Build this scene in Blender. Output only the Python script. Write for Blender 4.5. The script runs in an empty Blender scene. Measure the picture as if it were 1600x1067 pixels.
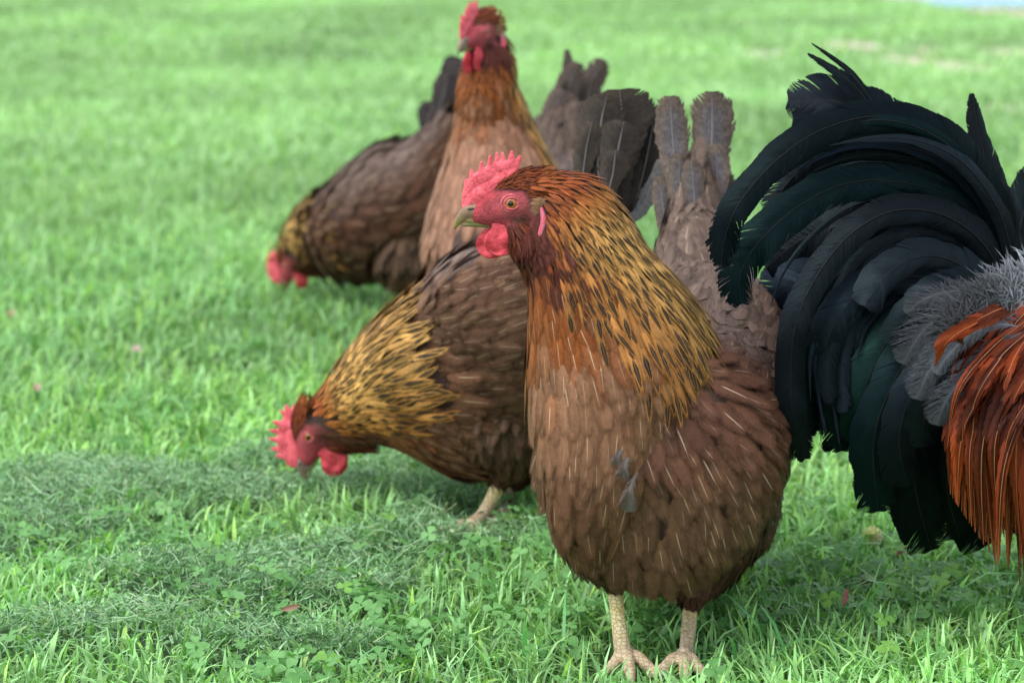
import bpy, math
import numpy as np
from mathutils import Vector

# ------------------------------------------------------------------ camera, sky, sun, exposure
sc = bpy.context.scene
F_PX, CX, CY, CAM_H, PITCH = 3964.0, 800.0, 533.5, 0.60, math.atan(653.5/3964.0)
cam_data = bpy.data.cameras.new('camera'); cam = bpy.data.objects.new('camera', cam_data)
sc.collection.objects.link(cam); sc.camera = cam
cam.location = (0, 0, CAM_H); cam.rotation_euler = (math.pi/2-PITCH, 0, 0)
cam_data.sensor_width = 22.2; cam_data.lens = 55.0; cam_data.clip_start = 0.05; cam_data.clip_end = 2000
cam_data.dof.use_dof = True; cam_data.dof.focus_distance = 2.03; cam_data.dof.aperture_fstop = 5.0
SUN_EL, SUN_AZ = 58, 215     # direction the light comes from: elevation, compass-like angle from +X
world = bpy.data.worlds.new('World'); sc.world = world; world.use_nodes = True
wn = world.node_tree.nodes; wl = world.node_tree.links
bg = wn['Background']; sky = wn.new('ShaderNodeTexSky'); sky.sky_type = 'NISHITA'; sky.sun_disc = False
sky.sun_elevation = math.radians(SUN_EL); sky.sun_rotation = math.radians(90-SUN_AZ)
hsv = wn.new('ShaderNodeHueSaturation'); hsv.inputs['Saturation'].default_value = 0.42
wl.new(sky.outputs[0], hsv.inputs['Color']); wl.new(hsv.outputs[0], bg.inputs[0]); bg.inputs[1].default_value = 0.15
sun_d = bpy.data.lights.new('sun', 'SUN'); sun_d.energy = 1.15; sun_d.angle = math.radians(40); sun_d.color = (1, .96, .9)
sun = bpy.data.objects.new('sun', sun_d); sc.collection.objects.link(sun)
sd = Vector((math.cos(math.radians(SUN_EL))*math.cos(math.radians(SUN_AZ)), math.cos(math.radians(SUN_EL))*math.sin(math.radians(SUN_AZ)), math.sin(math.radians(SUN_EL))))
sun.rotation_euler = sd.to_track_quat('Z', 'Y').to_euler(); sun.location = sd*5
sc.view_settings.view_transform = 'Standard'; sc.view_settings.look = 'None'; sc.view_settings.gamma = 1
sc.view_settings.exposure = 1.3
sc.render.resolution_x = 1024; sc.render.resolution_y = 682
BUILD_GRASS = True

rng = np.random.default_rng(7)
cp, sp_ = math.cos(PITCH), math.sin(PITCH)
def P(px, py, Y):
    """world point seen at photo pixel (px,py) on the vertical plane at distance Y"""
    xc = (px-CX)/F_PX; yc = (CY-py)/F_PX
    d = np.array([xc, cp+yc*sp_, -sp_+yc*cp]); d *= Y/d[1]
    return np.array([0, 0, CAM_H])+d
def G(px, py):
    """ground point under photo pixel"""
    xc = (px-CX)/F_PX; yc = (CY-py)/F_PX
    d = np.array([xc, cp+yc*sp_, -sp_+yc*cp]); d *= -CAM_H/d[2]
    return np.array([d[0], d[1], 0.0])
def nrm(v): return v/np.maximum(np.linalg.norm(v, axis=-1, keepdims=True), 1e-12)
def smooth(a, b, x):
    t = np.clip((x-a)/(b-a), 0, 1); return t*t*(3-2*t)
def mix(a, b, t):
    a = np.asarray(a, float); b = np.asarray(b, float); t = np.asarray(t, float)[..., None]
    return a*(1-t)+b*t
def vnoise(x, y, seed=0):
    xi = np.floor(x).astype(np.int64); yi = np.floor(y).astype(np.int64); fx = x-xi; fy = y-yi
    fx = fx*fx*(3-2*fx); fy = fy*fy*(3-2*fy)
    def h(a, b):
        n = (a*374761393+b*668265263+seed*1442695) & 0x7fffffff
        n = ((n ^ (n >> 13))*1274126177) & 0x7fffffff
        return ((n ^ (n >> 16)) & 0xffff)/65535.0
    return (h(xi, yi)*(1-fx)+h(xi+1, yi)*fx)*(1-fy)+(h(xi, yi+1)*(1-fx)+h(xi+1, yi+1)*fx)*fy
def fbm(x, y, seed=0): return .55*vnoise(x, y, seed)+.3*vnoise(x*2.1, y*2.1, seed+1)+.15*vnoise(x*4.3, y*4.3, seed+2)

# ------------------------------------------------------------------ mesh helpers
def mesh_obj(name, V, Fq, mat, parent=None, attrs=None, uv=None, smooth_sh=False, origin=None, nA=None):
    me = bpy.data.meshes.new(name); V = np.asarray(V, np.float32)
    if parent is not None: origin = parent.get('_o', (0, 0, 0))
    if origin is not None: V = V-np.asarray(origin, np.float32)
    Fq = np.asarray(Fq, np.int32); k = Fq.shape[1]
    me.vertices.add(len(V)); me.vertices.foreach_set('co', V.ravel())
    me.loops.add(Fq.size); me.loops.foreach_set('vertex_index', Fq.ravel())
    me.polygons.add(len(Fq)); me.polygons.foreach_set('loop_start', np.arange(0, Fq.size, k, dtype=np.int32))
    if uv is not None:
        l = me.uv_layers.new(name='UVMap'); l.data.foreach_set('uv', np.asarray(uv, np.float32)[Fq.ravel()].ravel())
    for kk, a in (attrs or {}).items():
        a = np.asarray(a, np.float32)
        if a.shape[1] == 3: a = np.concatenate([a, np.ones((len(a), 1), np.float32)], 1)
        at = me.attributes.new(kk, 'FLOAT_COLOR', 'POINT'); at.data.foreach_set('color', a.ravel())
    if nA is not None:
        at = me.attributes.new('nA', 'FLOAT_VECTOR', 'POINT'); at.data.foreach_set('vector', np.asarray(nA, np.float32).ravel())
    me.update(); me.validate()
    if smooth_sh: me.polygons.foreach_set('use_smooth', np.ones(len(me.polygons), bool))
    me.materials.append(mat)
    return link(name, me, parent, origin)
def link(name, me, parent=None, origin=None):
    o = bpy.data.objects.new(name, me); sc.collection.objects.link(o)
    if parent is not None:
        o.parent = parent; o['_o'] = list(parent.get('_o', (0, 0, 0)))
    elif origin is not None: o.location = [float(c) for c in origin]
    return o
def tag(o, label=None, cat=None, group=None, kind=None):
    if label: o['label'] = label
    if cat: o['category'] = cat
    if group: o['group'] = group
    if kind: o['kind'] = kind
    return o
def empty(name, loc, label, cat, group=None):
    o = bpy.data.objects.new(name, None); sc.collection.objects.link(o); o.location = [float(c) for c in loc]
    o['_o'] = [float(c) for c in loc]; o.empty_display_size = .05
    return tag(o, label, cat, group)

def grid_faces(nu, nv, closed=True, off=0):
    i = np.arange(nu-1)[:, None]; j = np.arange(nv if closed else nv-1)[None, :]; j2 = (j+1) % nv
    f = np.stack([i*nv+j, i*nv+j2, (i+1)*nv+j2, (i+1)*nv+j], -1).reshape(-1, 4)
    return f+off
def catmull(A, n):
    A = np.asarray(A, float); m = len(A); d = np.linalg.norm(np.diff(A[:, :3], axis=0), axis=1)
    t = np.linspace(0, m-1, n); i = np.clip(t.astype(int), 0, m-2); f = (t-i)[:, None]
    p0 = A[np.maximum(i-1, 0)]; p1 = A[i]; p2 = A[i+1]; p3 = A[np.minimum(i+2, m-1)]
    return .5*((2*p1)+(-p0+p2)*f+(2*p0-5*p1+4*p2-p3)*f*f+(-p0+3*p1-3*p2+p3)*f**3), t

class Tube:
    """body volume: stations (centre, half width, dorsal radius, ventral radius, heading degrees) from tail to head"""
    def __init__(s, st, n=260, m=120):
        A = np.array([[*c, a, bt, bb, math.cos(math.radians(h)), math.sin(math.radians(h))] for (c, a, bt, bb, h) in st])
        B, s.k = catmull(A, n); s.n, s.m = n, m
        kc_ = np.hanning(2*(n//16)+3); kc_ /= kc_.sum(); pw = (len(kc_)-1)//2
        def sm(col_):
            ext = np.r_[2*col_[0]-col_[1:pw+1][::-1], col_, 2*col_[-1]-col_[-pw-1:-1][::-1]]; return np.convolve(ext, kc_, 'valid')
        B = np.stack([sm(B[:, i]) for i in range(B.shape[1])], 1)
        c = B[:, :3]; s.a = np.maximum(B[:, 3], .0005); s.bt = np.maximum(B[:, 4], .0005); s.bb = np.maximum(B[:, 5], .0005)
        T = nrm(np.gradient(c, axis=0)); w_ = max(3, n//(5 if len(st) > 8 else 7)); kr = np.hanning(2*w_+1); kr /= kr.sum()
        T = nrm(np.stack([np.convolve(np.r_[np.full(w_, T[0, i]), T[:, i], np.full(w_, T[-1, i])], kr, 'valid') for i in range(3)], 1)); h = nrm(np.concatenate([B[:, 6:8], np.zeros((n, 1))], 1))
        side = np.stack([-h[:, 1], h[:, 0], h[:, 2]], 1); side = nrm(side-T*(side*T).sum(1, keepdims=True))
        D = np.cross(T, side); s.c, s.T, s.side, s.D = c, T, side, D
        s.th = np.linspace(-math.pi, math.pi, m, endpoint=False)
        ct = np.cos(s.th)[None, :, None]; st_ = np.sin(s.th)[None, :, None]
        b = np.where(ct > 0, s.bt[:, None, None], s.bb[:, None, None])
        s.Gd = c[:, None]+side[:, None]*s.a[:, None, None]*st_+D[:, None]*b*ct
        s.du = np.gradient(s.Gd, axis=0); s.dt = (np.roll(s.Gd, -1, 1)-np.roll(s.Gd, 1, 1))/2
        N = nrm(np.cross(s.dt, s.du)); out = s.Gd-c[:, None]
        s.N = N*np.sign((N*out).sum(-1, keepdims=True)+1e-9)
    def core(s, shrink=.004):
        Gd = s.Gd-s.N*shrink*np.minimum(1, (s.a/.02))[:, None, None]
        V = Gd.reshape(-1, 3); F = grid_faces(s.n, s.m)
        caps = np.array([s.c[0], s.c[-1]]); nb = len(V)
        j = np.arange(s.m); j2 = (j+1) % s.m
        f0 = np.stack([np.full(s.m, nb), j2, j, j], 1)[:, :]; f1 = np.stack([np.full(s.m, nb+1), (s.n-1)*s.m+j, (s.n-1)*s.m+j2, (s.n-1)*s.m+j2], 1)
        return np.concatenate([V, caps]), F, f0[:, :3], f1[:, :3]
    def scatter(s, k0, k1, spacing, jitter=.45, keep=None):
        """rows of points over the skin; spacing in metres (number or function of k)"""
        sp = spacing if callable(spacing) else (lambda k: spacing)
        arc = np.cumsum(np.r_[0, np.linalg.norm(np.diff(s.Gd[:, s.m//4], axis=0), axis=1)*.5+np.linalg.norm(np.diff(s.Gd[:, 3*s.m//4], axis=0), axis=1)*.5])
        I, J = [], []; x = np.interp(k0, s.k, arc); xe = np.interp(k1, s.k, arc); row = 0
        while x < xe:
            i = np.interp(x, arc, np.arange(s.n)); k = s.k[int(i)]
            seg = np.linalg.norm(s.dt[int(i)], axis=1); L = seg.sum(); cum = np.cumsum(seg)
            cnt = max(3, int(L/sp(k))); q = ((np.arange(cnt)+.5*(row % 2)+rng.uniform(-jitter, jitter, cnt)) % cnt)/cnt*L
            J.append(np.interp(q, cum, np.arange(s.m))); I.append(np.clip(i+rng.normal(0, .35, cnt)*sp(k)/max(arc[-1]/s.n, 1e-6), 0, s.n-1))
            x += sp(k)*.9; row += 1
        I = np.concatenate(I); J = np.concatenate(J); ii = I.astype(int); jj = J.astype(int) % s.m
        d = dict(p=s.Gd[ii, jj]+s.du[ii, jj]*(I-ii)[:, None]+s.dt[ii, jj]*(J-J.astype(int))[:, None], n=s.N[ii, jj], back=-nrm(nrm(s.du[ii, jj])*.35+s.T[ii]*.65), k=s.k[ii], th=s.th[jj], around=nrm(s.dt[ii, jj]))
        if keep is not None:
            msk = keep(d); d = {a: b[msk] for a, b in d.items()}
        return d

def join_raw(parts):
    """list of (V, quads, tri, tri..) -> bmesh-free mesh"""
    me = bpy.data.meshes.new('raw'); VV = []; FF = []; off = 0
    for p in parts:
        V = p[0]; VV.append(V)
        for f in p[1:]: FF += (np.asarray(f)+off).tolist()
        off += len(V)
    me.from_pydata(np.concatenate(VV).tolist(), [], FF); me.update(); return me
def remeshed(parts, voxel, smooth_it=2):
    me = join_raw(parts); o = bpy.data.objects.new('raw', me); sc.collection.objects.link(o)
    m = o.modifiers.new('r', 'REMESH'); m.mode = 'VOXEL'; m.voxel_size = voxel; m.use_smooth_shade = True
    if smooth_it:
        q = o.modifiers.new('s', 'SMOOTH'); q.factor = .5; q.iterations = smooth_it
    dg = bpy.context.evaluated_depsgraph_get(); dg.update()
    r = bpy.data.meshes.new_from_object(o.evaluated_get(dg)); bpy.data.objects.remove(o); bpy.data.meshes.remove(me)
    n = len(r.vertices); V = np.zeros(n*3, np.float32); r.vertices.foreach_get('co', V); V = V.reshape(-1, 3)
    Fq = np.zeros(len(r.polygons)*4, np.int32); r.polygons.foreach_get('vertices', Fq); Fq = Fq.reshape(-1, 4)
    bpy.data.meshes.remove(r)
    return V.astype(float), Fq
def chain(pts, rad, flat=None, m=14, sub=6):
    """round tapering sausage through pts; flat = (axis, factor) squashes it about its own plane"""
    A = np.array([[*p, r] for p, r in zip(pts, rad)], float)
    if len(A) < 3: A = np.array([A[0], (A[0]+A[-1])/2, A[-1]])
    B, _ = catmull(A, sub*(len(A)-1)+1); c = B[:, :3]; r = np.maximum(B[:, 3], 1e-4); T = nrm(np.gradient(c, axis=0))
    ref = np.array([0.03, .99, .1]) if abs(T[:, 1]).max() < .8 else np.array([.99, .03, .1])
    a = nrm(np.cross(T, ref)); b = np.cross(T, a)
    # rounded ends
    ends0 = [(c[0]-T[0]*r[0]*s_, r[0]*math.sqrt(max(1-s_*s_, 0))) for s_ in (.98, .8, .45)]
    ends1 = [(c[-1]+T[-1]*r[-1]*s_, r[-1]*math.sqrt(max(1-s_*s_, 0))) for s_ in (.45, .8, .98)]
    C = np.array([e[0] for e in ends0]+list(c)+[e[0] for e in ends1]); R = np.array([e[1] for e in ends0]+list(r)+[e[1] for e in ends1])
    a = np.concatenate([a[:1]]*3+[a]+[a[-1:]]*3); b = np.concatenate([b[:1]]*3+[b]+[b[-1:]]*3)
    th = np.linspace(0, 2*math.pi, m, endpoint=False)
    V = C[:, None]+R[:, None, None]*(a[:, None]*np.cos(th)[None, :, None]+b[:, None]*np.sin(th)[None, :, None])
    if flat:
        ax, f = flat; ax = nrm(np.array(ax, float)); off = (V-C[:, None])@ax; V = V-off[..., None]*ax*(1-f)
    V = V.reshape(-1, 3); n = len(C); F = grid_faces(n, m); nb = len(V); j = np.arange(m); j2 = (j+1) % m
    return np.concatenate([V, C[:1], C[-1:]]), F, np.stack([np.full(m, nb), j2, j], 1), np.stack([np.full(m, nb+1), (n-1)*m+j, (n-1)*m+j2], 1)
def ellipsoid(c, ax, r, n=20, m=28):
    """ax: 3x3 rows = axes"""
    u = np.linspace(.02, math.pi-.02, n); v = np.linspace(0, 2*math.pi, m, endpoint=False)
    X = np.stack([np.cos(u)[:, None]*np.ones(m), np.sin(u)[:, None]*np.cos(v), np.sin(u)[:, None]*np.sin(v)], -1)*np.array(r)
    V = (X@np.array(ax)).reshape(-1, 3)+np.array(c); nb = len(V); j = np.arange(m); j2 = (j+1) % m
    return np.concatenate([V, V[:m].mean(0)[None], V[-m:].mean(0)[None]]), grid_faces(n, m), np.stack([np.full(m, nb), j2, j], 1), np.stack([np.full(m, nb+1), (n-1)*m+j, (n-1)*m+j2], 1)

# ------------------------------------------------------------------ feather templates
def width_profile(kind, t):
    if kind == 'round': return np.sin(np.pi*np.clip(t, 0, 1)**.62)**.6*np.where(t < .15, t/.15, 1)
    if kind == 'lance': return np.clip(np.minimum(t/.25, 1)**.7*(1-np.clip((t-.35)/.65, 0, 1)**2.0), 0, 1)
    return np.clip(np.minimum(t/.2, 1)*(1-np.clip((t-.6)/.4, 0, 1)**2), 0, 1)
def template(kind, nb, seed, slant=.55, rag=.07):
    r = np.random.default_rng(seed); V = []; F = []; UV = []
    for s in (-1, 1):
        for i in range(nb):
            t0 = i/nb*.86; t1 = (i+1.25)/nb*.86; q = []
            for (tr, e) in ((t0, 0), (t1, 1)):
                tt = tr+.14*slant*1.0; w = float(width_profile(kind, np.array(min(tr+.10, .985))))
                q.append((tr, w))
            jit = 1+rag*.4*r.uniform(-1, 1); w0 = q[0][1]*jit; w1 = q[1][1]*jit; dt = .15
            b = len(V); tm = min(t0+dt, 1); te = min(t1+dt, 1.02)
            mid0 = (t0+(tm-t0)*.4, s*w0*.55); mid1 = (t1+(te-t1)*.4, s*w1*.55)
            V += [(t0, 0), (t1, 0), mid1, mid0, (te, s*w1), (tm, s*w0)]
            UV += [(0, t0), (0, t1), (.55, mid1[0]), (.55, mid0[0]), (1, te), (1, tm)]
            F += [(b, b+1, b+2, b+3), (b+3, b+2, b+4, b+5)] if s > 0 else [(b+3, b+2, b+1, b), (b+5, b+4, b+2, b+3)]
    return np.array(V), np.array(F), np.array(UV)
TPL = {}
def get_tpl(kind, nb, v):
    if (kind, nb, v) not in TPL: TPL[(kind, nb, v)] = template(kind, nb, 31*v+nb)
    return TPL[(kind, nb, v)]

def plumage(name, parent, mat, d, L, W, colA, colB, par, dirv=None, grav=0.0, kind='round', nb=8, rise=.10, curl=-.06, cup=.12, wob=.12, lift=.0):
    """one part made of many overlapping contour feathers"""
    n = len(d['p'])
    if n == 0: return None
    L = np.broadcast_to(L, n)*rng.uniform(.85, 1.15, n); W = np.broadcast_to(W, n)*rng.uniform(.88, 1.12, n)
    N = d['n']; D = d['back'] if dirv is None else dirv
    g = np.array([0, 0, -1.0]); D = D+g*(grav if np.isscalar(grav) else np.asarray(grav)[:, None])+d['around']*rng.normal(0, wob, n)[:, None]
    D = nrm(D-N*(D*N).sum(1, keepdims=True)); S = np.cross(N, D)
    S = nrm(S+N*rng.normal(0, .08, n)[:, None]); N2 = np.cross(D, S)
    O = d['p']+N*(lift+rng.uniform(-.0008, .0008, n)[:, None])
    colA = np.broadcast_to(colA, (n, 3)); colB = np.broadcast_to(colB, (n, 3)); par = np.broadcast_to(par, (n, 3))
    rnd = rng.uniform(0, 1, n); rise_ = rise*rng.uniform(.5, 1.6, n); bend = rng.normal(0, .06, n)
    VV, FF, UU, A, B, C, NN = [], [], [], [], [], [], []; off = 0
    var = rng.integers(0, 5, n)
    for v in range(5):
        idx = np.where(var == v)[0]
        if len(idx) == 0: continue
        TV, TF, TU = get_tpl(kind, nb, v); t = TV[:, 0][None, :, None]; w = TV[:, 1][None, :, None]
        l = L[idx][:, None, None]; ww = W[idx][:, None, None]
        X = (O[idx][:, None]+D[idx][:, None]*l*t+S[idx][:, None]*(ww*w+bend[idx][:, None, None]*l*t*t)
             + N2[idx][:, None]*(rise_[idx][:, None, None]*l*t+curl*l*t*t-cup*ww*w*w))
        k = len(TV); VV.append(X.reshape(-1, 3)); FF.append((TF[None]+(np.arange(len(idx))*k)[:, None, None]+off).reshape(-1, 4)); off += k*len(idx)
        NN.append(nrm(N[idx][:, None]+D[idx][:, None]*(.18*(t-.35))+S[idx][:, None]*(.24*w)).reshape(-1, 3)); UU.append(np.tile(TU, (len(idx), 1))); A.append(np.repeat(colA[idx], k, 0)); B.append(np.repeat(colB[idx], k, 0))
        C.append(np.repeat(np.concatenate([par[idx], rnd[idx, None]], 1), k, 0))
    return mesh_obj(name, np.concatenate(VV), np.concatenate(FF), mat, parent, dict(colA=np.concatenate(A), colB=np.concatenate(B), par=np.concatenate(C)), np.concatenate(UU), smooth_sh=False, nA=np.concatenate(NN))

def quill(name, parent, mat, pts, w, colA, colB, par, nhint=(0, -1, .2), nb=70, slant=1.0, rag=.05, splits=3, shape='sickle', cup=.25, shaft_r=.0009, seed=0, shaft_mat=None, asym=1.0, tipr=.86, jag=.0, nick=.03, fluff=0.0):
    """one long feather: a shaft through pts and a vane of separate barbs on both sides"""
    r = np.random.default_rng(1000+seed); B_, _ = catmull(np.array(pts, float), 60); c = B_
    arc = np.r_[0, np.cumsum(np.linalg.norm(np.diff(c, axis=0), axis=1))]; Lt = arc[-1]; ts = arc/Lt
    T = nrm(np.gradient(c, axis=0)); nh = np.array(nhint, float); S = nrm(np.cross(T, nh)); N = np.cross(S, T)
    def at(A, t): return np.array([np.interp(t, ts, A[:, i]) for i in range(3)])
    V, F, UV, NA = [], [], [], []; prof = {
        'sickle': lambda t: min(t/.12, 1)**.6*min((1-t)/.10+.25, 1) if t < 1 else .2,
        'round': lambda t: min(.25+t/.35*.75, 1)*math.sqrt(max(.0025, 1-(max(t-.66, 0)/.345)**2.4)),
        'leaf': lambda t: (.42+.58*min(t/.62, 1)**1.3)*math.sqrt(max(.0025, 1-(max(t-.62, 0)/.385)**2.0)),
        'point': lambda t: min(t/.3+.1, 1)*max(1-t, 0)**.55*1.25,
        'lance': lambda t: min(t/.1+.2, 1)*min((1-t)/.6, 1)**.8}[shape]
    cr = r.normal(0, .32, 60)
    for s in (-1, 1):
        sp = sorted(r.uniform(.1, .98, splits)); ph = r.uniform(0, 6)
        for i in range(nb):
            t0 = .04+.95*i/nb; t1 = min(t0+.95/nb*1.5, 1)
            w_ = w*prof(t0)*(1+rag*.5*r.uniform(-1, .4)+.05*math.sin(ph+9*t0)+.04*math.sin(ph*2+23*t0)+.03*math.sin(ph*5+61*t0))*(1 if t0 < tipr else r.uniform(.82, 1.02))*(asym if s > 0 else 1)
            dsp = min([abs(t0-q) for q in sp]+[1])
            cl = sum((1 if t0 > q else -1)*math.exp(-abs(t0-q)/.03) for q in sp)   # barbs lean away from a split
            ang = slant+.12*cl+(.05 if fluff else .007+.035*(t0 > tipr)+jag)*r.uniform(-1, 1)+.03*math.sin(ph*3+t0*40); tipn = r.uniform(-.15, .15)*fluff
            p0, p1 = at(c, t0), at(c, t1); Tt, St, Nt = at(T, t0), at(S, t0), at(N, t0); T1, S1, N1 = at(T, t1), at(S, t1), at(N, t1); n = 5; b = len(V); dn = r.normal(0, .10)+.10*math.sin(ph+i*.21)
            if not fluff and r.uniform() < nick: w_ *= r.uniform(.78, .93)
            for q in range(n):
                f = q/(n-1); a2 = ang-.28*f+ (cr[i//4 % 60]*fluff*f+r.normal(0, .10)*fluff*f)
                fw = w_*f; gf_ = min(1/math.tan(max(a2, .25)), (Lt*(1-t0)*.7)/max(w_, 1e-5)+.10); o = St*s*fw*1.0+Tt*fw*gf_ - Nt*(cup*w_*f*f)+Nt*tipn*w_*f
                wd = (1 if q < n-1 else .9) if not fluff else (1-f*.45 if q < n-1 else .12)
                o1 = S1*s*fw+T1*fw*min(gf_, (Lt*(1-t1)*.7)/max(w_, 1e-5)+.10)-N1*(cup*w_*f*f)+N1*tipn*w_*f
                V.append(p0+o); V.append(p1+o1 if not fluff else p0+(p1-p0)*wd+o); nn = Nt+St*s*f*.55+St*dn; NA += [nn, nn]; UV += [(f, t0), (f, t1)]
                if q: F.append((b+2*q-2, b+2*q-1, b+2*q+1, b+2*q) if s > 0 else (b+2*q, b+2*q+1, b+2*q-1, b+2*q-2))
    # shaft as a thin tapering prism
    b = len(V); n = 40
    for i in range(n):
        t = i/(n-1); p, Tt, St, Nt = at(c, t), at(T, t), at(S, t), at(N, t); rr = shaft_r*(1-.8*t)
        for a in range(4):
            an = a*math.pi/2; V.append(p+St*rr*math.cos(an)+Nt*rr*(math.sin(an)+.3)); UV.append((0, .5)); NA.append(St*math.cos(an)+Nt*math.sin(an))
    gf = grid_faces(n, 4, True, b)
    F = np.concatenate([np.array(F), gf]); k = len(V); V = np.array(V)
    a = np.tile(colA, (k, 1)); bb = np.tile(colB, (k, 1)); pr = np.tile(np.r_[par, r.uniform()], (k, 1))
    return mesh_obj(name, V, F, mat, parent, dict(colA=a, colB=bb, par=pr), np.array(UV), nA=nrm(np.array(NA)))

# ------------------------------------------------------------------ materials
def new_mat(name):
    m = bpy.data.materials.new(name); m.use_nodes = True; nt = m.node_tree; return m, nt, nt.nodes, nt.links, nt.nodes['Principled BSDF']
def mth(nt, op, a, b=None, c=None, clamp=False):
    n = nt.nodes.new('ShaderNodeMath'); n.operation = op; n.use_clamp = clamp
    for i, x in enumerate((a, b, c)):
        if x is None: continue
        if isinstance(x, (int, float)): n.inputs[i].default_value = x
        else: nt.links.new(x, n.inputs[i])
    return n.outputs[0]
def mixc(nt, f, a, b, mode='MIX'):
    n = nt.nodes.new('ShaderNodeMix'); n.data_type = 'RGBA'; n.blend_type = mode
    for i, x in ((0, f), (6, a), (7, b)):
        if isinstance(x, (int, float)): n.inputs[i].default_value = x
        elif isinstance(x, tuple): n.inputs[i].default_value = (*x, 1)
        else: nt.links.new(x, n.inputs[i])
    return n.outputs[2]
def noise(nt, scale, detail=2, vec=None, dim='3D', rough=.5):
    n = nt.nodes.new('ShaderNodeTexNoise'); n.inputs['Scale'].default_value = scale; n.inputs['Detail'].default_value = detail; n.inputs['Roughness'].default_value = rough
    if vec is not None: nt.links.new(vec, n.inputs['Vector'])
    return n.outputs['Fac']
def ss(nt, x, a, b):
    n = nt.nodes.new('ShaderNodeMapRange'); n.interpolation_type = 'SMOOTHSTEP'; nt.links.new(x, n.inputs[0]); n.inputs[1].default_value = a; n.inputs[2].default_value = b; return n.outputs[0]
def bump(nt, h, strength, dist, bsdf):
    n = nt.nodes.new('ShaderNodeBump'); n.inputs['Strength'].default_value = strength; n.inputs['Distance'].default_value = dist
    nt.links.new(h, n.inputs['Height']); nt.links.new(n.outputs[0], bsdf.inputs['Normal'])

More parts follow.
